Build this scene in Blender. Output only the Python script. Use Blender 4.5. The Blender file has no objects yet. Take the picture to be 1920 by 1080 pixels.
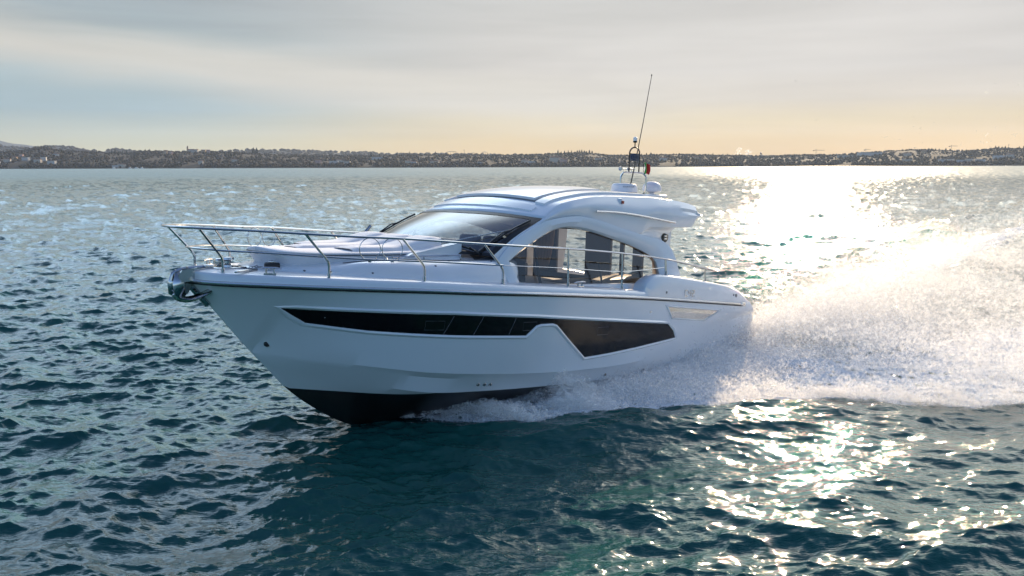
import bpy, bmesh, math, random
import numpy as np
from mathutils import Matrix, Vector
from math import radians as R, sin, cos, pi

rng = np.random.default_rng(7)
random.seed(7)
S = bpy.context.scene
COL = S.collection

# ------------------------------------------------------------------ camera
CAM_H = 3.837
FPX = 1600.0                      # focal length in pixels of a 1920 wide frame
PITCH = math.atan(229.0 / FPX)
ROLL = R(-0.179)
cam_d = bpy.data.cameras.new('camera')
cam_d.sensor_width = 36.0
cam_d.lens = FPX / 1920.0 * 36.0
cam_d.clip_start = 0.1
cam_d.clip_end = 60000.0
cam = bpy.data.objects.new('camera', cam_d)
COL.objects.link(cam)
fw = Vector((0, cos(PITCH), -sin(PITCH)))
up0 = Vector((0, sin(PITCH), cos(PITCH)))
rt0 = Vector((1, 0, 0))
rt = cos(ROLL) * rt0 + sin(ROLL) * up0
upv = -sin(ROLL) * rt0 + cos(ROLL) * up0
M = Matrix((( rt.x, upv.x, -fw.x, 0), (rt.y, upv.y, -fw.y, 0), (rt.z, upv.z, -fw.z, CAM_H), (0, 0, 0, 1)))
cam.matrix_world = M
S.camera = cam

# ------------------------------------------------------------------ light
SUN_AZ = R(19.5)                  # clockwise from +Y
SUN_EL = R(17.0)
sd = bpy.data.lights.new('sun', 'SUN')
sd.energy = 5.0
sd.angle = R(0.5)
sd.color = (1.0, 0.78, 0.53)
sun = bpy.data.objects.new('sun', sd)
COL.objects.link(sun)
sun_dir = Vector((sin(SUN_AZ) * cos(SUN_EL), cos(SUN_AZ) * cos(SUN_EL), sin(SUN_EL)))
sun.rotation_euler = (-sun_dir).to_track_quat('-Z', 'Y').to_euler()
sun.location = (20, 60, 30)

W = bpy.data.worlds.new('World')
S.world = W
W.use_nodes = True
S.view_settings.view_transform = 'Standard'
S.view_settings.look = 'None'
S.view_settings.exposure = 0.45
S.view_settings.gamma = 1.0
S.view_settings.use_curve_mapping = False
S.cycles.max_bounces = 12
S.cycles.diffuse_bounces = 8
S.cycles.glossy_bounces = 4
S.cycles.transmission_bounces = 8
S.cycles.transparent_max_bounces = 96
S.cycles.volume_bounces = 1
S.cycles.use_denoising = True
S.cycles.denoising_prefilter = 'ACCURATE'
S.cycles.caustics_reflective = False
S.cycles.caustics_refractive = False


class NT:
    """small helper to wire shader nodes"""
    def __init__(self, tree):
        self.t = tree
        tree.nodes.clear()

    def n(self, kind, **kw):
        nd = self.t.nodes.new(kind)
        for k, v in kw.items():
            setattr(nd, k, v)
        return nd

    def l(self, a, b):
        self.t.links.new(a, b)

    def val(self, sock, v):
        if isinstance(v, (int, float)):
            sock.default_value = v
        elif isinstance(v, (tuple, list)):
            sock.default_value = v if len(v) == len(sock.default_value) else tuple(v) + (1,)
        else:
            self.l(v, sock)

    def m(self, op, a, b=0.0, c=0.0, clamp=False):
        nd = self.n('ShaderNodeMath', operation=op, use_clamp=clamp)
        for i, v in enumerate((a, b, c)):
            self.val(nd.inputs[i], v)
        return nd.outputs[0]

    def step(self, x, lo, hi):
        nd = self.n('ShaderNodeMapRange', interpolation_type='SMOOTHSTEP')
        self.val(nd.inputs[0], x)
        self.val(nd.inputs[1], lo)
        self.val(nd.inputs[2], hi)
        return nd.outputs[0]

    def mix(self, f, a, b, blend='MIX'):
        nd = self.n('ShaderNodeMix', data_type='RGBA', blend_type=blend)
        self.val(nd.inputs[0], f)
        self.val(nd.inputs[6], a)
        self.val(nd.inputs[7], b)
        return nd.outputs[2]

    def noise(self, vec, scale, detail=3.0, rough=0.5, dist=0.0):
        nd = self.n('ShaderNodeTexNoise')
        self.l(vec, nd.inputs['Vector'])
        nd.inputs['Scale'].default_value = scale
        nd.inputs['Detail'].default_value = detail
        nd.inputs['Roughness'].default_value = rough
        nd.inputs['Distortion'].default_value = dist
        return nd.outputs[0]

    def ramp(self, x, stops):
        nd = self.n('ShaderNodeValToRGB')
        cr = nd.color_ramp
        while len(cr.elements) < len(stops):
            cr.elements.new(0.5)
        for e, (p, c) in zip(cr.elements, stops):
            e.position = p
            e.color = tuple(c) + (1,) if len(c) == 3 else c
        self.l(x, nd.inputs[0])
        return nd.outputs[0]


def srgb(r, g, b):
    f = lambda v: (v / 255 / 12.92) if v / 255 <= 0.04045 else ((v / 255 + 0.055) / 1.055) ** 2.4
    return (f(r), f(g), f(b))


# ---- sky: clear Nishita sky above and behind, thin high cloud veil towards the sun
w = NT(W.node_tree)
out = w.n('ShaderNodeOutputWorld')
bg = w.n('ShaderNodeBackground')
bg.inputs['Strength'].default_value = 0.1
sky = w.n('ShaderNodeTexSky', sky_type='NISHITA', sun_disc=False)
sky.sun_elevation = SUN_EL
sky.sun_rotation = SUN_AZ
sky.air_density = 1.0
sky.dust_density = 1.5
sky.ozone_density = 2.0
tc = w.n('ShaderNodeTexCoord')
vec = tc.outputs['Generated']
sep = w.n('ShaderNodeSeparateXYZ')
w.l(vec, sep.inputs[0])
az = w.m('ARCTAN2', sep.outputs[0], sep.outputs[1])
el = w.m('ARCSINE', sep.outputs[2])
elp = w.m('MAXIMUM', el, 0.0)
e5 = w.m('MULTIPLY', elp, 2.5, clamp=True)        # 0..0.4 rad -> 0..1
left = w.ramp(e5, [(0.0, srgb(212, 194, 142)), (0.07, srgb(190, 190, 160)), (0.15, srgb(160, 182, 188)),
                   (0.30, srgb(170, 186, 190)), (0.48, srgb(170, 180, 186)), (1.0, srgb(150, 166, 182))])
midc = w.ramp(e5, [(0.0, srgb(236, 192, 116)), (0.07, srgb(228, 195, 126)), (0.125, srgb(220, 201, 158)), (0.18, srgb(217, 209, 195)),
                   (0.26, srgb(216, 211, 204)), (0.48, srgb(206, 206, 203)), (1.0, srgb(176, 186, 194))])
right = w.ramp(e5, [(0.0, srgb(240, 188, 102)), (0.07, srgb(234, 192, 112)), (0.125, srgb(226, 203, 156)), (0.18, srgb(219, 208, 192)),
                    (0.26, srgb(214, 209, 203)), (0.48, srgb(206, 204, 202)), (1.0, srgb(176, 184, 192))])
veil = w.mix(w.step(az, -0.42, 0.02), left, midc)
veil = w.mix(w.step(az, 0.0, 0.45), veil, right)
# soft streaks, stretched along the horizon and tilted a little
mp = w.n('ShaderNodeMapping')
w.l(vec, mp.inputs[0])
mp.inputs['Rotation'].default_value = (0, R(9), 0)
mp.inputs['Scale'].default_value = (1.2, 1.2, 11.0)
n1 = w.noise(mp.outputs[0], 2.2, 4.0, 0.5, 0.4)
mp2 = w.n('ShaderNodeMapping')
w.l(vec, mp2.inputs[0])
mp2.inputs['Rotation'].default_value = (0, R(4), 0)
mp2.inputs['Location'].default_value = (3.1, 1.7, 0.4)
mp2.inputs['Scale'].default_value = (2.0, 2.0, 26.0)
n2 = w.noise(mp2.outputs[0], 2.0, 3.0, 0.5, 0.2)
# the broad pale band sweeping down from the upper left
cl = w.m('ADD', 0.094, w.m('MULTIPLY', w.m('ADD', az, 0.15), -0.085))
cl = w.m('ADD', cl, w.m('MULTIPLY', w.m('SUBTRACT', n1, 0.5), 0.05))
dd = w.m('ABSOLUTE', w.m('SUBTRACT', el, cl))
band = w.m('SUBTRACT', 1.0, w.step(dd, 0.004, 0.046))
band = w.m('MULTIPLY', band, w.m('SUBTRACT', 1.0, w.step(az, 0.0, 0.25)))
veil = w.mix(w.m('MULTIPLY', band, 0.80), veil, srgb(222, 216, 204))
streak = w.m('ADD', w.m('MULTIPLY', w.m('SUBTRACT', n1, 0.5), 0.38), w.m('MULTIPLY', w.m('SUBTRACT', n2, 0.5), 0.22))
gain = w.m('ADD', 1.0, streak)
gcol = w.n('ShaderNodeCombineXYZ')
for i in range(3):
    w.l(gain, gcol.inputs[i])
veil = w.mix(1.0, veil, gcol.outputs[0], 'MULTIPLY')
# brighter round the sun
dotn = w.n('ShaderNodeVectorMath', operation='DOT_PRODUCT')
w.l(vec, dotn.inputs[0])
dotn.inputs[1].default_value = sun_dir
glow = w.m('POWER', w.m('MAXIMUM', dotn.outputs['Value'], 0.0), 40.0)
glow2 = w.m('POWER', w.m('MAXIMUM', dotn.outputs['Value'], 0.0), 900.0)
veil = w.mix(w.m('MULTIPLY', glow, 0.14), veil, (0.95, 0.88, 0.76))
veil = w.mix(w.m('MULTIPLY', glow2, 0.9), veil, (6.0, 5.2, 4.0))
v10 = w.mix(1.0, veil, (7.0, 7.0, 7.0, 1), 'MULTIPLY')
lift = w.m('ADD', 1.0, w.m('MULTIPLY', w.m('MULTIPLY', w.step(el, 0.19, 0.42), w.m('SUBTRACT', 1.0, w.step(el, 0.55, 0.85))), 5.6))      # brightening added to the unseen sky above the frame, for the water's reflections
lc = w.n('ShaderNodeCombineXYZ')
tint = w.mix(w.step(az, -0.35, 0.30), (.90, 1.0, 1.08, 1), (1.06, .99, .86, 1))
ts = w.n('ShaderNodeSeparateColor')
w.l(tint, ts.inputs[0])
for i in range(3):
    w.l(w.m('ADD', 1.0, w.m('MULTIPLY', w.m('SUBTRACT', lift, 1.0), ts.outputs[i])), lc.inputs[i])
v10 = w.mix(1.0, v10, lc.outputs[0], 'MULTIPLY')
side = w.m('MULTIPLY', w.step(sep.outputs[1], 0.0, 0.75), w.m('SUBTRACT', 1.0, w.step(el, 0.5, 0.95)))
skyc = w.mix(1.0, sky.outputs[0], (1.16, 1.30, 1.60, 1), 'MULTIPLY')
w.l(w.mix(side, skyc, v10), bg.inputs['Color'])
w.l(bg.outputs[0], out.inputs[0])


# ------------------------------------------------------------------ helpers
def tag(o, label=None, cat=None, group=None, kind=None):
    if label: o['label'] = label
    if cat: o['category'] = cat
    if group: o['group'] = group
    if kind: o['kind'] = kind
    return o


def mat(name, col, rough=0.4, metal=0.0, coat=0.0, var=0.06, vscale=3.0, spec=0.5, bump=0.0, bscale=60.0):
    m = bpy.data.materials.new(name)
    m.use_nodes = True
    t = NT(m.node_tree)
    o = t.n('ShaderNodeOutputMaterial')
    b = t.n('ShaderNodeBsdfPrincipled')
    c = t.n('ShaderNodeTexCoord')
    nz = t.noise(c.outputs['Object'], vscale, 5.0, 0.55)
    k = t.m('ADD', 1.0 - var, t.m('MULTIPLY', nz, 2 * var))
    kc = t.n('ShaderNodeCombineXYZ')
    for i in range(3):
        t.l(k, kc.inputs[i])
    t.l(t.mix(1.0, tuple(col) + (1,), kc.outputs[0], 'MULTIPLY'), b.inputs['Base Color'])
    b.inputs['Metallic'].default_value = metal
    b.inputs['Specular IOR Level'].default_value = spec
    b.inputs['Coat Weight'].default_value = coat
    b.inputs['Coat Roughness'].default_value = 0.06
    t.l(t.m('MULTIPLY', rough, t.m('ADD', 0.8, t.m('MULTIPLY', nz, 0.4))), b.inputs['Roughness'])
    if bump:
        bp = t.n('ShaderNodeBump')
        bp.inputs['Strength'].default_value = bump
        bp.inputs['Distance'].default_value = 0.01
        t.l(t.noise(c.outputs['Object'], bscale, 3.0), bp.inputs['Height'])
        t.l(bp.outputs[0], b.inputs['Normal'])
    t.l(b.outputs[0], o.inputs[0])
    return m


def glass(name, tint, base=0.05):
    """thin tinted pane: clear view through with a Fresnel reflection on top"""
    m = bpy.data.materials.new(name)
    m.use_nodes = True
    t = NT(m.node_tree)
    o = t.n('ShaderNodeOutputMaterial')
    tr = t.n('ShaderNodeBsdfTransparent')
    c = t.n('ShaderNodeTexCoord')
    nz = t.noise(c.outputs['Object'], 1.5, 2.0)
    t.l(t.mix(nz, tuple(v * 0.94 for v in tint) + (1,), tuple(tint) + (1,)), tr.inputs[0])
    gl = t.n('ShaderNodeBsdfGlossy')
    gl.inputs['Roughness'].default_value = 0.02
    fr = t.n('ShaderNodeFresnel')
    fr.inputs[0].default_value = 1.5
    mx = t.n('ShaderNodeMixShader')
    t.l(t.m('ADD', base, t.m('MULTIPLY', fr.outputs[0], 1.15), clamp=True), mx.inputs[0])
    t.l(tr.outputs[0], mx.inputs[1])
    t.l(gl.outputs[0], mx.inputs[2])
    t.l(mx.outputs[0], o.inputs[0])
    return m


def mesh_obj(name, V, F, m=None, parent=None, smooth=True, sharp=35):
    me = bpy.data.meshes.new(name)
    me.from_pydata([tuple(map(float, v)) for v in V], [], [tuple(int(i) for i in f) for f in F])
    me.validate(clean_customdata=False)
    if smooth:
        me.polygons.foreach_set('use_smooth', [True] * len(me.polygons))
        me.set_sharp_from_angle(angle=R(sharp))
    me.update()
    o = bpy.data.objects.new(name, me)
    COL.objects.link(o)
    if m: me.materials.append(m)
    if parent is not None: o.parent = parent
    return o


class MB:
    """collects shapes that become one mesh object"""
    def __init__(self):
        self.V = []; self.F = []

    def add(self, V, F):
        b = len(self.V)
        self.V += [tuple(v) for v in V]
        self.F += [tuple(i + b for i in f) for f in F]
        return self

    def grid(self, G, flip=False, close_v=False):
        G = np.asarray(G, float)
        m, n = G.shape[:2]
        F = []
        for i in range(m - 1):
            for j in range(n if close_v else n - 1):
                j2 = (j + 1) % n
                f = (i * n + j, i * n + j2, (i + 1) * n + j2, (i + 1) * n + j)
                F.append(f[::-1] if flip else f)
        return self.add(G.reshape(-1, 3), F)

    def box(self, c, s, rz=0.0, bev=0.0, tilt=None):
        bm = bmesh.new()
        bmesh.ops.create_cube(bm, size=1.0)
        for v in bm.verts:
            v.co = Vector((v.co.x * s[0], v.co.y * s[1], v.co.z * s[2]))
        if bev:
            bmesh.ops.bevel(bm, geom=list(bm.edges), offset=bev, segments=2, affect='EDGES', profile=0.5)
        mt = Matrix.Rotation(rz, 4, 'Z')
        if tilt: mt = mt @ Matrix.Rotation(tilt[1], 4, tilt[0])
        bm.verts.index_update()
        self.add([Vector(c) + (mt @ v.co) for v in bm.verts], [[v.index for v in f.verts] for f in bm.faces])
        bm.free()
        return self

    def tube(self, P, r, n=8, cap=True, closed=False):
        P = [Vector(p) for p in P]
        N = len(P)
        rr = r if hasattr(r, '__len__') else [r] * N
        V = []
        nrm = None
        for i in range(N):
            if closed:
                d = (P[(i + 1) % N] - P[i - 1]).normalized()
            else:
                d = (P[min(i + 1, N - 1)] - P[max(i - 1, 0)]).normalized()
            if nrm is None:
                a = Vector((0, 0, 1)) if abs(d.z) < 0.9 else Vector((1, 0, 0))
                nrm = d.cross(a).normalized()
            else:
                nrm = (nrm - d * nrm.dot(d)).normalized()
            bi = d.cross(nrm)
            for k in range(n):
                t = 2 * pi * k / n
                V.append(P[i] + (nrm * cos(t) + bi * sin(t)) * rr[i])
        F = []
        for i in range(N if closed else N - 1):
            for k in range(n):
                a = i * n + k; b = i * n + (k + 1) % n
                c = ((i + 1) % N) * n + (k + 1) % n; d_ = ((i + 1) % N) * n + k
                F.append((a, b, c, d_))
        if cap and not closed:
            F.append(tuple(range(n))[::-1]); F.append(tuple((N - 1) * n + k for k in range(n)))
        return self.add(V, F)

    def lathe(self, prof, c=(0, 0, 0), n=24, axis='Z'):
        V = []; F = []
        m = len(prof)
        for (r, z) in prof:
            for k in range(n):
                t = 2 * pi * k / n
                p = (r * cos(t), r * sin(t), z)
                if axis == 'Y': p = (p[0], p[2], p[1])
                if axis == 'X': p = (p[2], p[0], p[1])
                V.append((p[0] + c[0], p[1] + c[1], p[2] + c[2]))
        for i in range(m - 1):
            for k in range(n):
                F.append((i * n + k, i * n + (k + 1) % n, (i + 1) * n + (k + 1) % n, (i + 1) * n + k))
        F.append(tuple(range(n))[::-1]); F.append(tuple((m - 1) * n + k for k in range(n)))
        return self.add(V, F)

    def prism(self, poly, axis, a, b):
        """outline given in the two other axes, extruded along axis from a to b"""
        n = len(poly)
        def p3(p, t):
            return {'X': (t, p[0], p[1]), 'Y': (p[0], t, p[1]), 'Z': (p[0], p[1], t)}[axis]
        V = [p3(p, a) for p in poly] + [p3(p, b) for p in poly]
        F = [tuple(range(n)), tuple(range(2 * n - 1, n - 1, -1))]
        F += [(i, n + i, n + (i + 1) % n, (i + 1) % n) for i in range(n)]
        return self.add(V, F)

    def build(self, name, m, parent=None, smooth=True, sharp=35, recalc=True, solid=0.0):
        o = mesh_obj(name, self.V, self.F, m, parent, False)
        me = o.data
        bm = bmesh.new(); bm.from_mesh(me)
        bmesh.ops.remove_doubles(bm, verts=bm.verts, dist=1e-5)
        bmesh.ops.dissolve_degenerate(bm, dist=1e-6, edges=bm.edges)
        if recalc: bmesh.ops.recalc_face_normals(bm, faces=bm.faces)
        bm.to_mesh(me); bm.free()
        if smooth:
            me.polygons.foreach_set('use_smooth', [True] * len(me.polygons))
            me.set_sharp_from_angle(angle=R(sharp))
        if solid:
            s = o.modifiers.new('thickness', 'SOLIDIFY'); s.thickness = abs(solid); s.offset = -1 if solid > 0 else 1
        return o


def mirror(P):
    return [(p[0], -p[1], p[2]) for p in P]

# GEO BEGIN (plain numpy: the boat's lines in boat metres: x forward, y to port, z up)
def pch(xs, ys):
    """monotone cubic through the points"""
    xs = np.asarray(xs, float); ys = np.asarray(ys, float)
    h = np.diff(xs); d = np.diff(ys) / h
    m = np.zeros_like(ys)
    m[0] = d[0]; m[-1] = d[-1]
    for i in range(1, len(xs) - 1):
        if d[i - 1] * d[i] > 0:
            w1 = 2 * h[i] + h[i - 1]; w2 = h[i] + 2 * h[i - 1]
            m[i] = (w1 + w2) / (w1 / d[i - 1] + w2 / d[i])
    def f(x):
        x = np.clip(np.asarray(x, float), xs[0], xs[-1])
        k = np.clip(np.searchsorted(xs, x) - 1, 0, len(xs) - 2)
        t = (x - xs[k]) / h[k]
        return ((1 + 2 * t) * (1 - t) ** 2 * ys[k] + t * (1 - t) ** 2 * h[k] * m[k]
                + t * t * (3 - 2 * t) * ys[k + 1] + t * t * (t - 1) * h[k] * m[k + 1])
    return f


def col2(T):
    T = sorted(T)
    return np.array([t[0] for t in T]), np.array([t[1] for t in T])


b_sheer = pch(*col2([(0.2, 1.96), (3, 2.05), (6, 2.08), (8, 2.04), (9, 1.95), (10, 1.75), (11, 1.35), (11.6, .93),
                     (12.0, .5), (12.15, .25), (12.22, 0)]))
z_sheer = pch(*col2([(0.2, 1.19), (1.5, 1.34), (3.45, 1.55), (5.22, 1.73), (6.69, 1.86), (7.94, 1.96), (8.96, 2.03),
                     (9.8, 2.09), (10.5, 2.13), (11.12, 2.16), (11.65, 2.18), (12.22, 2.19)]))
z_stem = pch(*col2([(0.2, -.35), (3, -.42), (6, -.46), (8.5, -.42), (9.3, -.27), (9.87, -.05), (10.34, .23), (10.82, .60),
                    (11.16, .96), (11.36, 1.17), (12.01, 1.92), (12.22, 2.17)]))
b_low = pch(*col2([(0.2, 1.79), (3, 1.84), (6, 1.84), (7.5, 1.8), (8.7, 1.71), (9.5, 1.55), (10.2, 1.25), (10.8, .72), (11.36, 0)]))
z_low = pch(*col2([(0.2, .38), (4.09, .42), (5.11, .45), (6.58, .53), (7.82, .62), (8.67, .72), (9.38, .81), (9.93, .90),
                   (10.53, 1.0), (11.02, 1.09), (11.36, 1.17)]))
z_upb = pch(*col2([(0.2, 1.12), (1.93, 1.02), (2.6, .92), (3.09, .79), (3.51, .68), (4.23, .60), (5.23, .575), (6.68, .63),
                   (7.9, .73), (8.92, .84), (9.63, .93), (10.3, 1.04), (10.82, 1.115), (11.14, 1.17), (11.42, 1.24)]))
b_upb = lambda x: np.where(x > 11.42, 0, np.minimum(b_low(np.minimum(x, 11.36)) + .075 * np.clip((11.36 - x) / .8, 0, 1) ** .7 + .02, b_sheer(x)))
b_chi = pch(*col2([(0.2, 1.70), (3.87, 1.71), (6.16, 1.73), (7.5, 1.70), (8.8, 1.60), (9.34, 1.5), (9.63, 1.42), (10.2, 1.05),
                   (10.7, .57), (11.17, 0)]))
z_chi = pch(*col2([(0.2, .10), (3.87, .215), (4.58, .25), (6.16, .34), (7.48, .43), (8.77, .53), (9.31, .575), (9.59, .62),
                   (9.95, .69), (10.31, .77), (10.82, .90), (11.17, .97)]))
z_boot = pch(*col2([(9.34, .57), (9.9, .575), (10.4, .595), (10.82, .60)]))
AFT = {'sheer': 1.02, 'upb': .80, 'low': .36, 'chi': .26, 'keel': .2}
cs = lambda x, z: 1.72 - 0.26 * (z - 1.9) - np.clip(np.asarray(x) - 7, 0, 9) * .03       # cabin side half breadth


def hull_section(x):
    """[keel, boot, chine, band low, band up, ..., sheer] as (y, z) at one x"""
    zk = float(z_stem(x))
    def lim(y, z, xe):
        return (float(y), max(float(z), zk)) if x < xe else (0.0, zk)
    chi = lim(b_chi(x), z_chi(x), 11.17)
    if x < 9.34:
        boot = (chi[0] - .004, chi[1] - .002)
    elif x < 10.82:
        zb = float(z_boot(x)); t = (zb - zk) / max(chi[1] - zk, 1e-4)
        boot = (chi[0] * min(max(t, 0), 1) ** .9, zb)
    else:
        boot = (0.0, zk)
    low = lim(b_low(x), z_low(x), 11.36)
    upb = lim(b_upb(x), z_upb(x), 11.42)
    sh = (float(b_sheer(x)), float(z_sheer(x)))
    pts = [(0.0, zk), boot, chi, low, upb]
    for t in (.2, .4, .6, .8):
        y = upb[0] + (sh[0] - upb[0]) * t + .035 * sin(pi * t) * min(1, max(0, (11.6 - x) / 3))
        pts.append((y, upb[1] + (sh[1] - upb[1]) * t))
    pts.append(sh)
    return pts


def hull_y(x, z):
    """half breadth of the topsides at (x, z)"""
    p = hull_section(float(x))[3:]
    return float(np.interp(z, [q[1] for q in p], [q[0] for q in p]))
# GEO END

# ------------------------------------------------------------------ boat pose
BOAT_A, BOAT_T = .8177, .0492
BO = Vector((4.18, 19.556, -.377))
Fh = Vector((-cos(BOAT_A), -sin(BOAT_A), 0)); Pt = Vector((sin(BOAT_A), -cos(BOAT_A), 0)); UZ = Vector((0, 0, 1))
Fx = cos(BOAT_T) * Fh + sin(BOAT_T) * UZ
Uz = -sin(BOAT_T) * Fh + cos(BOAT_T) * UZ
BM = Matrix(((Fx.x, Pt.x, Uz.x, BO.x), (Fx.y, Pt.y, Uz.y, BO.y), (Fx.z, Pt.z, Uz.z, BO.z), (0, 0, 0, 1)))


# ================================================================== lake
def wave_tile(N, L, wdir, lpk, lmin, rms, seed, spread=2.0, cuts=(0,)):
    """random sea in one periodic tile: height and the two sideways shifts, at several smoothings"""
    r = np.random.default_rng(seed)
    k1 = 2 * np.pi * np.fft.fftfreq(N, L / N)
    kx, ky = np.meshgrid(k1, k1, indexing='ij')
    k = np.hypot(kx, ky); k[0, 0] = 1
    cosw = (kx * math.sin(wdir) + ky * math.cos(wdir)) / k
    kp = 2 * np.pi / lpk
    P = np.exp(-1.25 * (kp / k) ** 2) / k ** 3.7 * (0.05 + np.abs(cosw) ** spread) * np.exp(-(k * lmin / 6.28) ** 2)
    P[0, 0] = 0
    h0 = (r.normal(size=(N, N)) + 1j * r.normal(size=(N, N))) * np.sqrt(P)
    sc = rms / np.sqrt((np.real(np.fft.ifft2(h0)) ** 2).mean())
    h0 *= sc
    hh_ = np.real(np.fft.ifft2(h0)); print('slope', np.gradient(hh_, L / N)[0].std(), np.gradient(hh_, L / N)[1].std())
    out = []
    for c in cuts:
        hh = h0 * np.exp(-0.5 * (k * c / 2.6) ** 2) if c else h0
        out.append([np.real(np.fft.ifft2(hh)).astype(np.float32),
                    np.real(np.fft.ifft2(hh * 1j * kx / k)).astype(np.float32),
                    np.real(np.fft.ifft2(hh * 1j * ky / k)).astype(np.float32)])
    return out


def samp(T, L, x, y):
    N = T.shape[0]
    u = (x / L * N) % N; v = (y / L * N) % N
    i = np.floor(u).astype(np.int32); j = np.floor(v).astype(np.int32)
    fu = (u - i).astype(np.float32); fv = (v - j).astype(np.float32)
    i %= N; j %= N
    i2 = (i + 1) % N; j2 = (j + 1) % N
    return (T[i, j] * (1 - fu) * (1 - fv) + T[i2, j] * fu * (1 - fv) + T[i, j2] * (1 - fu) * fv + T[i2, j2] * fu * fv)


CUTS = (0.0, 0.12, 0.35, 1.0, 3.0)
WD = R(172)
TA, LA = wave_tile(1024, 43.0, WD, 3.8, .08, .052, 11, 4.0, CUTS), 43.0
TB, LB = wave_tile(1024, 23.7, WD + R(14), 1.1, .05, .0115, 12, 4.0, CUTS), 23.7

TC, LC = wave_tile(1024, 9.7, WD - R(10), .5, .018, .0040, 13, 2.0, (0.0, .04, .10, .35, 1.0)), 9.7

def smooth(a, b, x):
    t = np.clip((x - a) / (b - a), 0, 1)
    return t * t * (3 - 2 * t)


# rows grow with distance from the camera's foot point, columns are evenly spread in bearing
rad = [1.5]
while rad[-1] < 9000:
    r_ = rad[-1]
    rad.append(r_ + min(max(.035, r_ * r_ / 8000.0), r_ * .009) if r_ > 5 else r_ + .12)
rad = np.array(rad)
azs = np.concatenate([np.radians(np.arange(-180, -50, 3.0)), np.radians(np.arange(-50, 50, .075)), np.radians(np.arange(50, 180.01, 3.0))])
RR, AA = np.meshgrid(rad, azs, indexing='ij')
WX = (RR * np.sin(AA)).astype(np.float64); WY = (RR * np.cos(AA)).astype(np.float64)
spac = np.maximum(np.gradient(rad)[:, None] * .8, RR * .0013) * np.ones_like(RR)

# boat-track coordinates of every point: f ahead along the keel line, s to port
FH = np.array([Fh.x, Fh.y]); PH = np.array([Pt.x, Pt.y])
BF = (WX - BO.x) * FH[0] + (WY - BO.y) * FH[1]
BS_ = (WX - BO.x) * PH[0] + (WY - BO.y) * PH[1]


H = np.zeros_like(WX); DX = np.zeros_like(WX); DY = np.zeros_like(WX)
lev = np.interp(np.log(np.maximum(spac, 1e-3)), np.log([.12, .35, 1.2, 5.0, 16.0]), [0, 1, 2, 3, 4])
row_lev = lev.max(axis=1)
for T, L, rot in ((TA, LA, 0.0), (TB, LB, .4), (TC, LC, -.3)):
    c, s_ = cos(rot), sin(rot)
    for q in range(len(rad)):
        l0 = int(min(math.floor(row_lev[q]), len(CUTS) - 1)); l1 = min(l0 + 1, len(CUTS) - 1); f = row_lev[q] - l0
        x = WX[q] * c - WY[q] * s_; y = WX[q] * s_ + WY[q] * c
        vals = []
        for comp in range(3):
            a = samp(T[l0][comp], L, x, y)
            if f > .02 and l1 != l0:
                a = a * (1 - f) + samp(T[l1][comp], L, x, y) * f
            vals.append(a)
        g_ = 1 + (.35 if T is TA else 1.5) * float(smooth(18, 80, rad[q])) + (.8 if T is TA else 1.6) * float(smooth(60, 200, rad[q]))        # a fresher breeze further out
        H[q] += g_ * vals[0]; DX[q] += g_ * (vals[1] * c + vals[2] * s_); DY[q] += g_ * (-vals[1] * s_ + vals[2] * c)
# boat wash: lower chop just abeam, bow wave, diverging crests and the trough with churned water
def edge_s(f):
    """outer edge of the wash on the port side, metres from the keel line"""
    return np.interp(-f, [-9.4, -8.8, -8.2, -7.2, -6.4, -4.7, -3.5, -2.0, 6, 20, 60, 150], [0.1, 1.25, 1.95, 2.5, 3.0, 4.3, 5.6, 7.0, 12.0, 19, 38, 75])


aS = np.abs(BS_)
es = edge_s(BF)
wash = smooth(9.6, 8.0, BF) * smooth(1.5, -.4, aS - es)          # 1 inside the wash
calm = smooth(10.5, 8.0, BF) * smooth(7.0, 2.0, np.abs(BS_ - es - 1.0)) * smooth(-30, -5, BF)
H *= (1 - .35 * calm); DX *= (1 - .35 * calm); DY *= (1 - .35 * calm)
ridge = .12 * np.exp(-((aS - es - .7) / .8) ** 2) * smooth(9.6, 7.5, BF) * smooth(-60, -10, BF)
ridge += .09 * np.exp(-((aS - es - 2.9) / .9) ** 2) * smooth(8.6, 5.0, BF) * smooth(-60, -10, BF)
rn = np.sin(BF * 1.3 + np.sin(BF * .5) * 2) * .25 + 1
H += ridge * rn
# stern wake: a hollow behind the transom, then two long crests running aft
aft_ = -BF
crest = (1.75 * smooth(4, 30, aft_) * smooth(150, 60, aft_))
yc = 1.6 + .055 * np.maximum(aft_, 0)
on_crest = smooth(3, 14, aft_) * smooth(140, 70, aft_) * np.exp(-((BS_ - yc) / (2.2 + .05 * np.maximum(aft_, 0))) ** 2)
H *= 1 - .55 * on_crest; DX *= 1 - .55 * on_crest; DY *= 1 - .55 * on_crest
for sgn, k in ((1, 1.0), (-1, .45)):
    H += k * crest * np.exp(-((BS_ * sgn - yc) / (1.9 + .045 * np.maximum(aft_, 0))) ** 2)
H -= .35 * smooth(-1.5, 1.5, aft_) * smooth(9, 3, aft_) * np.exp(-(BS_ / 1.8) ** 2)
turb = smooth(-3, 2, aft_) * smooth(90, 20, aft_) * smooth(1.2, .7, aS / (yc + .6))
H += turb * (samp(TB[1][0], 9.0, WX, WY) * 1.8 + samp(TB[1][0], 4.1, WY, WX) * .9)
# keep the lake below the boat's own bottom
inb = (BF > .2) & (BF < 9.4) & (aS < np.interp(BF, [0, 4, 5, 6, 7, 8, 9, 9.4], [1.6, 1.6, 1.37, 1.19, 1.0, .78, .25, .1]))
H = np.where(inb, np.minimum(H, -.05), H)
near = smooth(2200, 700, RR)
H *= near
PX = WX + 1.0 * DX * near; PY = WY + 1.0 * DY * near

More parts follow.
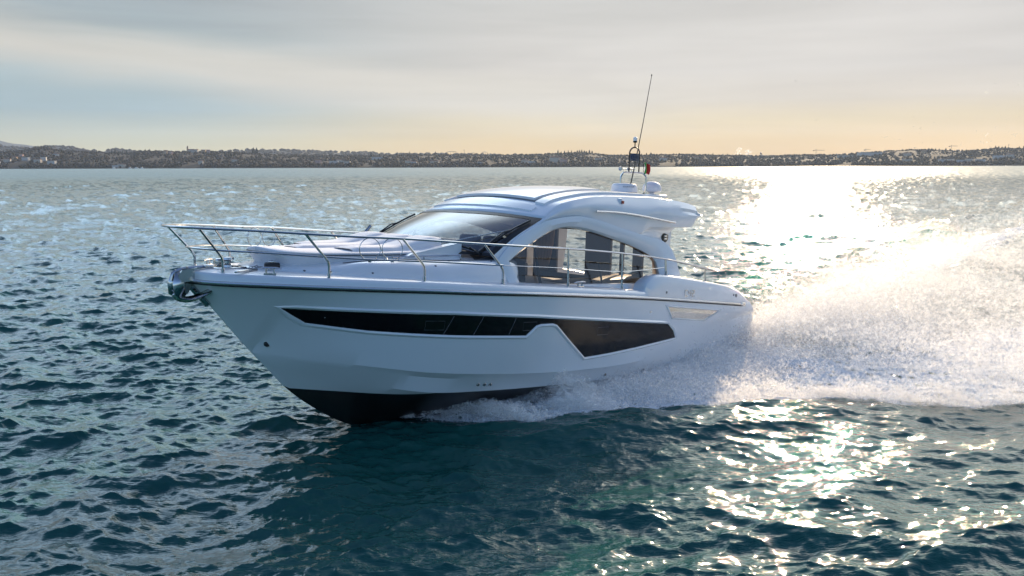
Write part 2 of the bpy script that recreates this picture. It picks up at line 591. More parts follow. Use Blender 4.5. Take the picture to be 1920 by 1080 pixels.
# foam: solid along the hull and in the churned wake, lacy at its edges
f1 = samp(TB[0][0], 11.0, WX, WY) / .0115; f2 = samp(TB[0][0], 3.7, WY, WX) / .0115; f3 = samp(TB[0][0], 1.9, WX + 3, WY) / .0115
lace = .5 * f1 + .45 * f2 + .35 * f3
fo = 1.15 * smooth(9.4, 8.6, BF) * smooth(.5, -.4, aS - es) * np.where(BS_ > 0, smooth(-16, -4, BF), smooth(-7, 1, BF))
fo *= np.where(BF < 0, smooth(.2, .6, aS / es) * .8 + .2 * smooth(-3, 0, BF), 1)
fo = np.maximum(fo, (.03 + .75 * smooth(6, 0, aft_)) * turb * smooth(90, 8, aft_))
fo = np.maximum(fo, .9 * smooth(1, 8, aft_) * smooth(140, 30, aft_) * np.exp(-((BS_ - yc + 1.1) / (.75 + .012 * np.maximum(aft_, 0))) ** 2))
fo = np.maximum(fo, .12 * crest * np.exp(-((BS_ + yc - .2) / (1.0 + .02 * np.maximum(aft_, 0))) ** 2))
foam = np.clip((fo * (1 + .45 * lace) - .42) * 1.7, 0, 1) * (fo > .02)
foam = np.maximum(foam, np.clip((lace - 2.9) * .5, 0, .35) * smooth(12, 30, RR) * 0)
far_a = smooth(50, 450, RR)

nr_, nc_ = RR.shape
me = bpy.data.meshes.new('water')
me.vertices.add(nr_ * nc_)
me.vertices.foreach_set('co', np.stack([PX, PY, H], -1).astype(np.float32).ravel())
ii = np.arange(nr_ * nc_, dtype=np.int32).reshape(nr_, nc_)
quad = np.stack([ii[:-1, :-1], ii[1:, :-1], ii[1:, 1:], ii[:-1, 1:]], -1).reshape(-1, 4)[:, ::-1]
nq = len(quad)
me.loops.add(nq * 4); me.polygons.add(nq)
me.loops.foreach_set('vertex_index', quad.ravel().astype(np.int32))
me.polygons.foreach_set('loop_start', np.arange(0, nq * 4, 4, dtype=np.int32))
me.polygons.foreach_set('use_smooth', np.ones(nq, dtype=bool))
for nm, arr in (('foam', foam), ('open_water', far_a)):
    a = me.attributes.new(nm, 'FLOAT', 'POINT')
    a.data.foreach_set('value', arr.astype(np.float32).ravel())
me.update(calc_edges=True)
lake = bpy.data.objects.new('water', me); COL.objects.link(lake)
lake['kind'] = 'structure'
lake['label'] = 'choppy teal lake water with the wake of the yacht'

wm = bpy.data.materials.new('lake_water'); wm.use_nodes = True
t = NT(wm.node_tree)
o = t.n('ShaderNodeOutputMaterial')
b = t.n('ShaderNodeBsdfPrincipled')
geo = t.n('ShaderNodeNewGeometry')
pos = geo.outputs['Position']
fa = t.n('ShaderNodeAttribute', attribute_name='foam').outputs['Fac']
fr_ = t.n('ShaderNodeAttribute', attribute_name='open_water').outputs['Fac']
mpn = t.n('ShaderNodeMapping'); t.l(pos, mpn.inputs[0]); mpn.inputs['Scale'].default_value = (.42, 1.3, 1.0); mpn.inputs['Rotation'].default_value = (0, 0, R(8))
rip = t.noise(mpn.outputs[0], 5.0, 4.0, .6, .3)
rip2 = t.noise(mpn.outputs[0], 16.0, 2.0, .55, .2)
big = t.noise(mpn.outputs[0], .75, 5.0, .62, .2)
b1 = t.n('ShaderNodeBump'); b1.inputs['Distance'].default_value = .05; t.l(t.m('SUBTRACT', .5, t.m('MULTIPLY', fr_, .3)), b1.inputs['Strength'])
t.l(rip, b1.inputs['Height'])
b2 = t.n('ShaderNodeBump'); b2.inputs['Distance'].default_value = .012; t.l(t.m('SUBTRACT', .3, t.m('MULTIPLY', fr_, .25)), b2.inputs['Strength'])
t.l(rip2, b2.inputs['Height']); t.l(b1.outputs[0], b2.inputs['Normal'])
t.l(b2.outputs[0], b.inputs['Normal'])
pn = t.noise(pos, .12, 3.0)
t.l(t.mix(pn, (.010, .068, .060, 1), (.012, .088, .072, 1)), b.inputs['Base Color'])
t.l(t.m('ADD', .03, t.m('MULTIPLY', fr_, .24)), b.inputs['Roughness'])
b.inputs['IOR'].default_value = 1.34
# foam: bubbles scatter light, some of it through
fd_ = t.n('ShaderNodeBsdfDiffuse')
fnz = t.noise(pos, 9.0, 5.0, .65)
t.l(t.mix(fnz, (.72, .74, .74, 1), (.93, .93, .92, 1)), fd_.inputs[0])
bf = t.n('ShaderNodeBump'); bf.inputs['Distance'].default_value = .06; bf.inputs['Strength'].default_value = .9
t.l(fnz, bf.inputs['Height']); t.l(bf.outputs[0], fd_.inputs['Normal'])
mx_ = t.n('ShaderNodeMixShader')
t.l(t.step(t.m('MULTIPLY', fa, t.m('ADD', .35, t.m('MULTIPLY', fnz, 1.3))), .12, .70), mx_.inputs[0])
t.l(b.outputs[0], mx_.inputs[1]); t.l(fd_.outputs[0], mx_.inputs[2])
t.l(mx_.outputs[0], o.inputs[0])
me.materials.append(wm)

# ================================================================== far shore
def px_az(px):
    return math.atan((px - 960.0) / FPX)


def sky_h(px, py, dist):
    """height above the lake of something seen at picture row py at that distance"""
    base = 313.5 - 5.5 * px / 1920.0
    return CAM_H + (base - py) * dist / FPX / math.cos(px_az(px)) * 1.0


def ground_mat(name, c1, c2, c3, sc):
    m = bpy.data.materials.new(name); m.use_nodes = True
    t = NT(m.node_tree)
    o = t.n('ShaderNodeOutputMaterial'); b = t.n('ShaderNodeBsdfPrincipled')
    g = t.n('ShaderNodeNewGeometry')
    n1_ = t.noise(g.outputs['Position'], sc, 4.0, .6)
    n2_ = t.noise(g.outputs['Position'], sc * 4.3, 4.0, .6)
    c = t.mix(t.step(n1_, .42, .6), tuple(c1) + (1,), tuple(c2) + (1,))
    c = t.mix(t.step(n2_, .5, .7), c, tuple(c3) + (1,))
    t.l(c, b.inputs['Base Color']); b.inputs['Roughness'].default_value = .95
    b.inputs['Specular IOR Level'].default_value = .1
    t.l(b.outputs[0], o.inputs[0])
    return m


M_LAND = ground_mat('winter_land', (.032, .025, .018), (.026, .022, .016), (.036, .028, .020), .006)
M_FAR = ground_mat('far_hill', (.022, .027, .03), (.03, .032, .032), (.018, .022, .025), .002)

SKY1 = [(-700, 288), (-300, 284), (0, 291), (50, 288), (80, 284), (100, 282), (116, 287), (150, 288), (200, 290), (250, 291), (285, 287), (320, 288), (360, 288), (420, 288),
        (470, 290), (540, 293), (620, 294), (700, 294), (800, 292), (860, 292), (960, 293), (1030, 291), (1085, 288), (1110, 290), (1140, 294), (1200, 293), (1290, 292), (1340, 294),
        (1440, 296), (1500, 293), (1560, 294), (1600, 291), (1650, 288), (1700, 286), (1740, 286), (1780, 288), (1820, 287), (1860, 284), (1900, 285), (1960, 284), (2200, 287), (2700, 288)]
SKY2 = [(-700, 270), (-200, 262), (0, 279), (60, 284), (100, 281), (118, 279), (140, 281), (165, 285), (200, 288), (225, 284), (250, 286), (300, 290), (420, 287), (470, 284), (520, 284),
        (570, 285), (620, 287), (680, 288), (760, 290), (900, 292), (1200, 295), (2700, 296)]
SKY3 = [(-900, 262), (-300, 262), (-60, 268), (0, 271), (30, 275), (60, 277), (90, 281), (130, 287), (170, 291), (205, 287), (235, 283), (262, 286), (300, 291), (400, 296), (2700, 298)]


def hills(name, sky, d0, d1, m, seed, rough=.06):
    pxs = np.arange(-700, 2701, 10.0)
    hs = np.interp(pxs, [p[0] for p in sky], [p[1] for p in sky])
    V = []; F = []
    prof = [(0, 0), (.04, .10), (.15, .28), (.35, .50), (.6, .74), (.85, .95), (1, 1), (1.25, .8), (1.6, .3)]
    r_ = np.random.default_rng(seed)
    nzz = r_.normal(0, 1, (len(pxs), len(prof)))
    nzz = (nzz + np.roll(nzz, 1, 0) + np.roll(nzz, -1, 0)) / 3
    for i, px in enumerate(pxs):
        a = px_az(px)
        Ht = sky_h(px, hs[i], d1)
        for j, (u, k) in enumerate(prof):
            d = d0 + (d1 - d0) * u
            z = Ht * k * (1 + rough * nzz[i, j] * (0 if j in (0, 6) else 1))
            if j == 0: z = -1.5
            V.append((d * math.tan(a), d, z))
    n = len(prof)
    for i in range(len(pxs) - 1):
        for j in range(n - 1):
            F.append((i * n + j, (i + 1) * n + j, (i + 1) * n + j + 1, i * n + j + 1))
    o = mesh_obj(name, V, F, m, None, True, 180)
    o['kind'] = 'structure'
    def ground(px, u):
        a = px_az(px); d = d0 + (d1 - d0) * u
        return (d * math.tan(a), d, float(sky_h(px, np.interp(px, pxs, hs), d1)) * float(np.interp(u, [p[0] for p in prof], [p[1] for p in prof])))
    return ground


D0, D1 = 2300.0, 3000.0
ground = hills('hillside', SKY1, D0, D1, M_LAND, 3)
ground2 = hills('hills', SKY2, 4300.0, 5200.0, M_FAR, 4)
ground3 = hills('mountain', SKY3, 8000.0, 9500.0, M_FAR, 5)
# narrow shore bank
V = []; F = []
pxs = np.arange(-700, 2701, 10.0)
for i, px in enumerate(pxs):
    a = px_az(px)
    for (d, z) in ((D0 - 16, -1), (D0 - 12, 1.3 + .5 * sin(px * .21)), (D0 + 30, 3.5)):
        V.append((d * math.tan(a), d, z))
for i in range(len(pxs) - 1):
    for j in range(2):
        F.append((i * 3 + j, i * 3 + 3 + j, i * 3 + 4 + j, i * 3 + 1 + j))
mesh_obj('shore', V, F, M_LAND, None)['kind'] = 'structure'


def foliage(name, cols):
    m = bpy.data.materials.new(name); m.use_nodes = True
    t = NT(m.node_tree)
    o = t.n('ShaderNodeOutputMaterial'); b = t.n('ShaderNodeBsdfPrincipled')
    g = t.n('ShaderNodeNewGeometry')
    t.l(t.ramp(g.outputs['Random Per Island'], [(i / max(1, len(cols) - 1), c) for i, c in enumerate(cols)]), b.inputs['Base Color'])
    b.inputs['Roughness'].default_value = .9; b.inputs['Specular IOR Level'].default_value = .1
    t.l(b.outputs[0], o.inputs[0])
    return m


M_WOOD = foliage('winter_wood', [(.036, .028, .02), (.042, .031, .022), (.032, .029, .019), (.048, .035, .025), (.034, .028, .022)])
M_CYP = foliage('dark_evergreen', [(.012, .02, .012), (.02, .03, .018), (.016, .022, .02)])


def blob(V, F, c, r, h, r_, n=7):
    """uneven crown: rings of jittered points"""
    b = len(V)
    rings = [(.05, .25), (.55, .85), (.8, .95), (1.0, .0)]
    zs = (.12, .42, .72, 1.0)
    ks = (.55, 1.0, .78, .12)
    for z, k in zip(zs, ks):
        for q in range(n):
            a = 2 * pi * q / n + r_.uniform(-.2, .2)
            rr = r * k * r_.uniform(.7, 1.25)
            V.append((c[0] + rr * cos(a), c[1] + rr * sin(a), c[2] + h * z * r_.uniform(.9, 1.1)))
    V.append((c[0], c[1], c[2])); 
    for i in range(3):
        for q in range(n):
            F.append((b + i * n + q, b + i * n + (q + 1) % n, b + (i + 1) * n + (q + 1) % n, b + (i + 1) * n + q))
    for q in range(n):
        F.append((b + 4 * n, b + (q + 1) % n, b + q))
    F.append(tuple(b + 3 * n + q for q in range(n)))


rs_ = random.Random(5)
V = []; F = []
for k in range(15000):
    px = rs_.uniform(-350, 2270)
    u = rs_.random() ** 1.1
    if rs_.random() < .16: u = rs_.uniform(.9, 1.05)
    if rs_.random() < .12: u = rs_.uniform(0.015, .06)
    # open fields here and there
    if sin(px * .021 + u * 5) + sin(px * .057 - u * 9) > 1.5 and u < .9: continue
    if 1 < 0: pass
    g = ground(px, min(u, 1.0))
    s_ = rs_.uniform(2.2, 5.0) * (1.25 if u < .08 else 1)
    blob(V, F, (g[0], g[1], g[2] - 1.0), s_ * rs_.uniform(.7, 1.3), s_ * rs_.uniform(1.2, 2.0), rs_, 6)
wood = mesh_obj('woodland', V, F, M_WOOD, None, True, 60)
tag(wood, 'bare brown winter woodland covering the far shore', 'woodland', kind='stuff')
V = []; F = []
for k in range(1500):
    px = rs_.uniform(-200, 2200); u = rs_.uniform(.55, 1.02)
    g = ground2(px, min(u, 1.0)); s_ = rs_.uniform(7, 14)
    blob(V, F, (g[0], g[1], g[2] - 2), s_ * 1.3, s_ * 1.3, rs_, 6)
tag(mesh_obj('woodland', V, F, M_WOOD, None, True, 60), 'hazy wooded ridge behind the near hills', 'woodland', kind='stuff')


# ---- cypresses and poplars that stand out singly on the skyline
def cypress(px, u, h, w_, label, group='dark cypresses standing on the far shore'):
    g = ground(px, u)
    root = bpy.data.objects.new('cypress_tree', None); COL.objects.link(root)
    root.location = g
    tag(root, label, 'tree', group)
    V = []; F = []
    n = 8
    for z, k in ((.06, .5), (.18, .95), (.4, 1.0), (.62, .8), (.82, .48), (.95, .2), (1, .03)):
        for q in range(n):
            a = 2 * pi * q / n
            rr = w_ * k * rs_.uniform(.75, 1.2)
            V.append((rr * cos(a), rr * sin(a), h * z))
    for i in range(6):
        for q in range(n):
            F.append((i * n + q, i * n + (q + 1) % n, (i + 1) * n + (q + 1) % n, (i + 1) * n + q))
    F.append(tuple(6 * n + q for q in range(n))); F.append(tuple(range(n))[::-1])
    mesh_obj('crown', V, F, M_CYP, root, True, 60)
    MB().tube([(0, 0, -1), (0, 0, h * .12)], w_ * .18, 6).build('trunk', M_DKW, root)
    return root


M_DKW = mat('dark_bark', (.03, .024, .018), .9)
CY = []
for px in (78, 84, 90, 97, 102, 108): CY.append((px, .98, 11, 2.6))
for px in (220, 226, 233, 240, 247): CY.append((px, .8, 15, 2.8))
for px in (282, 290, 301, 408, 425): CY.append((px, .97, 11, 2.4))
for px in (430, 436, 441, 446): CY.append((px, .5, 18, 3.0))
for px in (482, 488): CY.append((px, .99, 26, 5.0))
for px in (700, 704, 748, 756, 764, 771): CY.append((px, .98, 15, 2.2))
for px in (1046, 1052, 1058, 1065, 1071): CY.append((px, .72, 20, 2.6))
for px in (1082, 1086, 1090, 1095, 1099, 1104, 1109): CY.append((px, .99, 15, 3.0))
for px in (1201, 1210, 1218, 1325, 1333, 1352, 1360, 1376, 1382): CY.append((px, .98, 11, 2.6))
for px in (1690, 1696, 1712, 1732, 1738, 1745, 1752, 1764, 1772): CY.append((px, .99, 11, 3.0))
for px in (1856, 1862, 1868, 1874, 1880, 1900, 1908): CY.append((px, .99, 12, 3.2))
def where(px):
    if px < 120: return 'on the wooded knoll at the left end of the shore'
    if px < 260: return 'in the row below the gap between the left hills'
    if px < 428: return 'beside the church on the hilltop'
    if px < 450: return 'in the dark clump right of the church'
    if px < 500: return None
    if px < 720: return 'standing as a pair on the flat middle shore'
    if px < 800: return 'in the sparse row left of the roller coaster'
    if px < 1075: return 'in the row on the slope left of the yacht mast'
    if px < 1120: return 'in the tall skyline row left of the yacht mast'
    if px < 1400: return 'on the low skyline right of the yacht mast'
    if px < 1800: return 'on the skyline between the right-hand cranes'
    return 'in the dark clump at the right end of the skyline'
for (px, u, h, w_) in CY:
    wh = where(px)
    if wh is None:
        cypress(px, u, h * rs_.uniform(.9, 1.1), w_, ('taller' if px == 488 else 'shorter') + ' of two big dark conifers right of the church hill')
    else:
        cypress(px, u, h * rs_.uniform(.7, 1.2), w_ * rs_.uniform(.8, 1.2), 'dark narrow cypress ' + wh, 'dark cypresses ' + wh)

# ---- houses
M_WALLS = [mat('cream_wall', (.50, .44, .36), .9), mat('ochre_wall', (.45, .30, .18), .9), mat('white_wall', (.52, .49, .45), .9), mat('pink_wall', (.48, .30, .25), .9)]
WALLN = ['cream', 'ochre', 'white', 'pinkish']
M_TILE = mat('tile_roof', (.24, .11, .07), .85, var=.2)
M_FLAT = mat('pale_roof', (.42, .39, .35), .5)
M_WINDOW = mat('dark_pane', (.03, .03, .04), .2)


def house(px, u, w_, dp, h, wi, flat, label, group=None, name='house'):
    g = ground(px, u)
    root = bpy.data.objects.new(name, None); COL.objects.link(root)
    root.location = (g[0], g[1] - 12, g[2] + (1 if u < .05 else 1.5))
    root.rotation_euler = (0, 0, rs_.uniform(-.5, .5))
    tag(root, label, 'house' if name == 'house' else 'building', group)
    MB().box((0, 0, h / 2 - 1.5), (w_, dp, h + 3)).build('wall', M_WALLS[wi], root, smooth=False)
    if flat:
        MB().box((0, 0, h + .35), (w_ + .6, dp + .6, .7)).build('roof', M_FLAT, root, smooth=False)
    else:
        rh = h * .34
        mb = MB()
        mb.prism([(-dp / 2 - .5, h), (dp / 2 + .5, h), (0, h + rh)], 'X', -w_ / 2 - .5, w_ / 2 + .5)
        mb.build('roof', M_TILE, root, smooth=False)
    return root


HS = [(10, .12, 18, 9, 6, 2, 0), (30, .18, 22, 9, 7, 0, 0), (44, .3, 16, 9, 6, 1, 0), (56, .42, 14, 9, 6, 3, 0), (64, .25, 26, 10, 6, 2, 1), (86, .14, 24, 10, 6, 0, 0), (97, .2, 18, 9, 7, 2, 1),
      (112, .1, 26, 10, 7, 2, 1), (120, .45, 20, 9, 7, 2, 0), (228, .02, 20, 9, 5, 2, 1), (240, .03, 26, 10, 6, 0, 0), (322, .7, 14, 10, 9, 1, 0), (332, .66, 12, 9, 7, 3, 0), (376, .88, 26, 12, 8, 0, 0), (392, .9, 18, 9, 7, 1, 0), (401, .86, 14, 9, 7, 3, 0),
      (386, .12, 16, 9, 6, 0, 0), (448, .2, 20, 9, 6, 0, 0), (603, .22, 22, 9, 6, 3, 0), (632, .16, 30, 9, 6, 2, 1), (642, .26, 20, 9, 6, 0, 0), (655, .14, 26, 10, 6, 0, 1), (712, .5, 40, 14, 6, 2, 1), (770, .18, 22, 10, 5, 0, 0), (780, .12, 18, 9, 5, 2, 0),
      (818, .12, 30, 10, 6, 0, 0), (900, .1, 24, 10, 5, 2, 1), (985, .15, 26, 10, 7, 0, 0), (997, .12, 22, 9, 6, 2, 1), (1040, .2, 36, 12, 11, 0, 0), (1056, .16, 22, 10, 8, 3, 0), (1120, .3, 26, 10, 6, 0, 0), (1240, .3, 26, 10, 7, 0, 0), (1300, .4, 22, 10, 6, 1, 0),
      (1620, .62, 90, 20, 8, 2, 1), (1575, .55, 60, 16, 6, 0, 1), (1690, .45, 26, 10, 6, 0, 0), (1690, .12, 30, 10, 5, 0, 1), (1755, .1, 26, 9, 6, 2, 1), (1770, .12, 22, 9, 6, 0, 1), (1790, .09, 32, 10, 6, 2, 1), (1805, .12, 28, 10, 6, 0, 1), (1825, .1, 30, 10, 6, 2, 1), (1860, .22, 42, 12, 7, 2, 1), (1880, .3, 24, 9, 6, 0, 0), (1720, .6, 18, 9, 7, 1, 0)]
def region(px, u):
    lo = 'by the water' if u < .15 else ('halfway up the slope' if u < .5 else 'on the slope')
    if px < 130: r_ = 'at far left'
    elif px < 300: r_ = 'by the moored boats'
    elif px < 420: r_ = 'below the hilltop church'
    elif px < 560: r_ = 'right of the church'
    elif px < 700: r_ = 'above the yacht bow'
    elif px < 830: r_ = 'left of the roller coaster'
    elif px < 960: r_ = 'under the roller coaster'
    elif px < 1150: r_ = 'left of the yacht mast'
    elif px < 1400: r_ = 'right of the yacht mast'
    elif px < 1650: r_ = 'behind the sun glitter'
    else: r_ = 'at the far right'
    return lo + ' ' + r_
seen = {}
ORD = ['leftmost', 'second', 'third', 'fourth', 'fifth', 'sixth']
cnt = {}
for hh in HS:
    k = (WALLN[hh[5]], hh[6], region(hh[0], hh[1])); cnt[k] = cnt.get(k, 0) + 1
for (px, u, w_, dp, h, wi, fl) in HS:
    k = (WALLN[wi], fl, region(px, u)); i = seen.get(k, 0); seen[k] = i + 1
    kind_ = 'long low' if w_ >= 36 else ('flat roofed' if fl else 'tile roofed')
    lab = '%s %s %s %s' % (WALLN[wi], kind_, 'building' if fl else 'house', k[2])
    if cnt[k] > 1: lab += ', ' + ORD[i] + ' from left'
    house(px, u, w_ * .8, dp, h, wi, fl, lab, 'houses along the far shore', 'lakeside_building' if fl else 'house')

# ---- church with its bell tower on the left hill
g = ground(362, 1.0)
chp = bpy.data.objects.new('church', None); COL.objects.link(chp); chp.location = (g[0], g[1], g[2])
tag(chp, 'small church with a tall slim bell tower on the left hilltop', 'church')
MB().box((9, 0, 3.5), (18, 9, 11)).build('nave', M_WALLS[0], chp, smooth=False)
MB().prism([(-5, 9), (5, 9), (0, 12.5)], 'X', -.6, 18.6).build('nave_roof', M_TILE, chp, smooth=False)
tw = MB().box((-3, 0, 8), (4.4, 4.4, 20)).build('bell_tower', M_WALLS[1], chp, smooth=False)
MB().lathe([(3.3, 18), (2.4, 20), (1.0, 22.5), (.05, 24)], (-3, 0, 0), 4).build('tower_roof', M_TILE, tw, smooth=False)

# ---- roller coaster, drop tower
M_TRK = mat('coaster_steel', (.07, .06, .07), .5, metal=.3)
def coaster(pxa, pxb, tops, label):
    gx = ground((pxa + pxb) / 2, .97)
    root = bpy.data.objects.new('roller_coaster', None); COL.objects.link(root); root.location = gx
    tag(root, label, 'roller coaster', 'roller coasters on the skyline')
    d = gx[1]
    P = []
    for px, py in tops:
        P.append((d * math.tan(px_az(px)) - gx[0], 14 * sin(px * .2), sky_h(px, py, d) - gx[2]))
    P = [tuple(p) for p in cr_up0(P, 6)]
    MB().tube(P, .75, 6).build('track', M_TRK, root)
    for p in P[3::5]:
        if p[2] > 2:
            MB().tube([(p[0], p[1], -4), p], .35, 5).build('support', M_TRK, root)


def cr_up0(pts, k):
    p = np.asarray(pts, float)
    q = np.vstack([2 * p[0] - p[1], p, 2 * p[-1] - p[-2]])
    o = []
    for i in range(1, len(q) - 2):
        for t_ in np.linspace(0, 1, k, endpoint=False):
            a, b_, c, d = q[i - 1], q[i], q[i + 1], q[i + 2]
            o.append(.5 * ((2 * b_) + (-a + c) * t_ + (2 * a - 5 * b_ + 4 * c - d) * t_ * t_ + (-a + 3 * b_ - 3 * c + d) * t_ ** 3))
    o.append(p[-1])
    return np.array(o)


coaster(836, 858, [(834, 293), (839, 287), (846, 284.5), (852, 284.5), (857, 285)], 'left roller coaster hump with flat top on the skyline')
coaster(880, 915, [(879, 293), (884, 288), (890, 287), (897, 291), (903, 296), (908, 302), (913, 304)], 'steep roller coaster drop running down towards the lake')
coaster(903, 925, [(902, 291), (906, 286.5), (911, 285), (915, 287), (918, 293), (924, 294), (931, 293)], 'right roller coaster hump beside the steep drop')
g = ground(820, .98)
tt = bpy.data.objects.new('drop_tower', None); COL.objects.link(tt); tt.location = g
tag(tt, 'thin tower with a pointed round cabin left of the roller coasters', 'tower')
hT = sky_h(820, 285, g[1]) - g[2]
MB().tube([(0, 0, -3), (0, 0, hT)], 1.0, 8).build('shaft', M_TRK, tt)
MB().lathe([(.5, hT - 7), (3.8, hT - 5), (4.2, hT - 3.5), (2.0, hT - 1.2), (.2, hT + 2)], (0, 0, 0), 12).build('cabin', M_TRK, tt)
# ---- water tower
g = ground(1422, .98)
wt_ = bpy.data.objects.new('water_tower', None); COL.objects.link(wt_); wt_.location = g
tag(wt_, 'dark ball topped water tower right of the white smoke', 'water tower')
hT = sky_h(1422, 288, g[1]) - g[2]
MB().tube([(0, 0, -3), (0, 0, hT - 2)], .7, 8).build('stem', M_TRK, wt_)
MB().lathe([(.3, hT - 4), (2.6, hT - 3), (3.8, hT - .5), (3.0, hT + 2), (.3, hT + 3)], (0, 0, 0), 14).build('tank', M_TRK, wt_)
# ---- tower cranes and masts
def crane(px, py, jl, label):
    g = ground(px, .97)
    r0 = bpy.data.objects.new('tower_crane', None); COL.objects.link(r0); r0.location = g
    tag(r0, label, 'crane', 'tower cranes on the skyline')
    hT = sky_h(px, py, g[1]) - g[2]
    MB().tube([(0, 0, -2), (0, 0, hT + 4)], .55, 4).build('mast', M_TRK, r0)
    MB().tube([(-jl * .35, 0, hT), (jl, 0, hT + .6)], .5, 4).build('jib', M_TRK, r0)
    MB().tube([(-jl * .3, 0, hT), (0, 0, hT + 4), (jl * .7, 0, hT + .6)], .15, 4).build('stay', M_TRK, r0)
    MB().box((-jl * .3, 0, hT - 1), (4, 2, 2.4)).build('counterweight', M_TRK, r0, smooth=False)
crane(1524, 284, 30, 'tower crane with a long jib above the sun glitter')
crane(1616, 283.5, 16, 'small tower crane over the long white building')
crane(1774, 278.5, 22, 'tower crane highest on the right-hand skyline')
for (px, py, lab) in ((1706, 280, 'thin dark pole standing on the skyline left of the highest crane'), (1880, 276.5, 'slim radio mast at the right end of the skyline'), (872, 281, 'slanting lattice pole between the roller coasters')):
    g = ground(px, .98)
    r0 = bpy.data.objects.new('radio_mast', None); COL.objects.link(r0); r0.location = g
    tag(r0, lab, 'mast')
    hT = sky_h(px, py, g[1]) - g[2]
    MB().tube([(0, 0, -2), (1.5 if px == 872 else 0, 0, hT)], [.6, .3], 5).build('pole', M_TRK, r0)
    MB().box((0, 0, hT * .92), (2.2, 1.6, 1.8)).build('antenna_head', M_TRK, r0, smooth=False)

# ---- moored boats under the left shore
M_BH = mat('white_boat_paint', (.75, .74, .72), .4)
MOOR = [(222, 'smallest moored white boat, leftmost under the left shore'), (252, 'white moored boat left of the pair under the left shore'), (264, 'white moored boat with tall cabin, middle of the left shore group'), (274, 'rightmost white moored boat under the left shore')]
for i, (px, lab) in enumerate(MOOR):
    d = D0 - 45
    r0 = bpy.data.objects.new('moored_boat', None); COL.objects.link(r0); r0.location = (d * math.tan(px_az(px)), d, 0)
    tag(r0, lab, 'boat', 'boats moored under the left shore')
    L = (7, 9, 12, 9)[i]
    MB().prism([(-L / 2, .1), (L / 2 - 1, .1), (L / 2, 1.6), (-L / 2, 1.5)], 'Y', -1.4, 1.4).build('hull', M_BH, r0, smooth=False)
    MB().box((-L * .1, 0, 2.4), (L * .45, 2.0, 2.0 if i != 2 else 3.0), bev=.2).build('cabin', M_BH, r0, smooth=False)
# ---- rising smoke
g = ground(1384, .9)
r0 = np.random.default_rng(3)
V = []; F = []
for k in range(420):
    t_ = r0.random()
    lobe = r0.random() < .55
    px = (1378 if lobe else 1396) + r0.normal(0, 3.0) + (4 if lobe else 3) * t_
    py = (291 - (12 if lobe else 7) * t_) + r0.normal(0, .8)
    d = 3060 + r0.normal(0, 8)
    c = np.array([d * math.tan(px_az(px)), d, sky_h(px, py, d)])
    tr3 = r0.normal(size=(3, 3)) * 1.6
    b0 = len(V)
    V += [tuple(c + q) for q in tr3]; F.append((b0, b0 + 1, b0 + 2))
smk = bpy.data.materials.new('white_smoke'); smk.use_nodes = True
t = NT(smk.node_tree); o = t.n('ShaderNodeOutputMaterial'); a1 = t.n('ShaderNodeBsdfTranslucent'); a1.inputs[0].default_value = (.9, .9, .9, 1)
a2 = t.n('ShaderNodeBsdfTransparent'); ms = t.n('ShaderNodeMixShader'); ms.inputs[0].default_value = .6
t.l(a1.outputs[0], ms.inputs[1]); t.l(a2.outputs[0], ms.inputs[2]); t.l(ms.outputs[0], o.inputs[0])
tag(mesh_obj('smoke', V, F, smk, None, False), 'faint white smoke puff rising behind the right shore', 'smoke', kind='stuff')

# ================================================================== the motor yacht
M_WHITE = mat('white_gelcoat', (.80, .81, .82), .22, coat=.5, var=.03, vscale=.8)
M_DECK = mat('white_deck', (.78, .78, .77), .45, var=.05, vscale=4, bump=.15, bscale=220)
M_BOTTOM = mat('black_antifouling', (.012, .012, .014), .38, var=.35, vscale=2.5)
M_STEEL = mat('polished_steel', (.52, .515, .51), .10, metal=1.0, var=.05)
M_RUB = mat('steel_rub_strake', (.70, .68, .64), .22, metal=.9, var=.1)
M_BLACK = mat('black_rubber', (.012, .012, .013), .45, var=.2)
M_DKGLASS = mat('dark_hull_glass', (.005, .005, .006), .10, var=.2, spec=.28)
M_PAD = mat('white_sunpad_vinyl', (.78, .77, .78), .55, var=.03, bump=.2, bscale=90)
M_GREY = mat('grey_plastic', (.12, .12, .13), .4)
M_DARKIN = mat('dark_wood_interior', (.035, .028, .024), .35, var=.3, vscale=6)
M_BEIGE = mat('beige_fabric', (.42, .32, .22), .8, var=.12, vscale=9)
M_LEATHER = mat('dark_seat_leather', (.03, .03, .035), .5)
M_CREAM = mat('cream_lining', (.55, .50, .43), .6)
M_TEAK = mat('teak_floor', (.16, .10, .055), .5, var=.25, vscale=9)
M_SIDEGL = glass('tinted_side_glass', (.80, .76, .72), .02)
M_SCREEN = glass('windscreen_glass', (.60, .65, .68), .11)
M_LENS = mat('clear_lens', (.75, .77, .78), .08, coat=1.0)
M_RED = mat('red_lens', (.32, .012, .012), .2, coat=.6)
M_ANT = mat('dark_antenna', (.06, .045, .035), .35)

yacht = bpy.data.objects.new('motor_yacht', None)
COL.objects.link(yacht)
yacht.matrix_world = BM
tag(yacht, 'white motor yacht with long dark hull windows planing across the lake', 'motor yacht')
Y_ = yacht


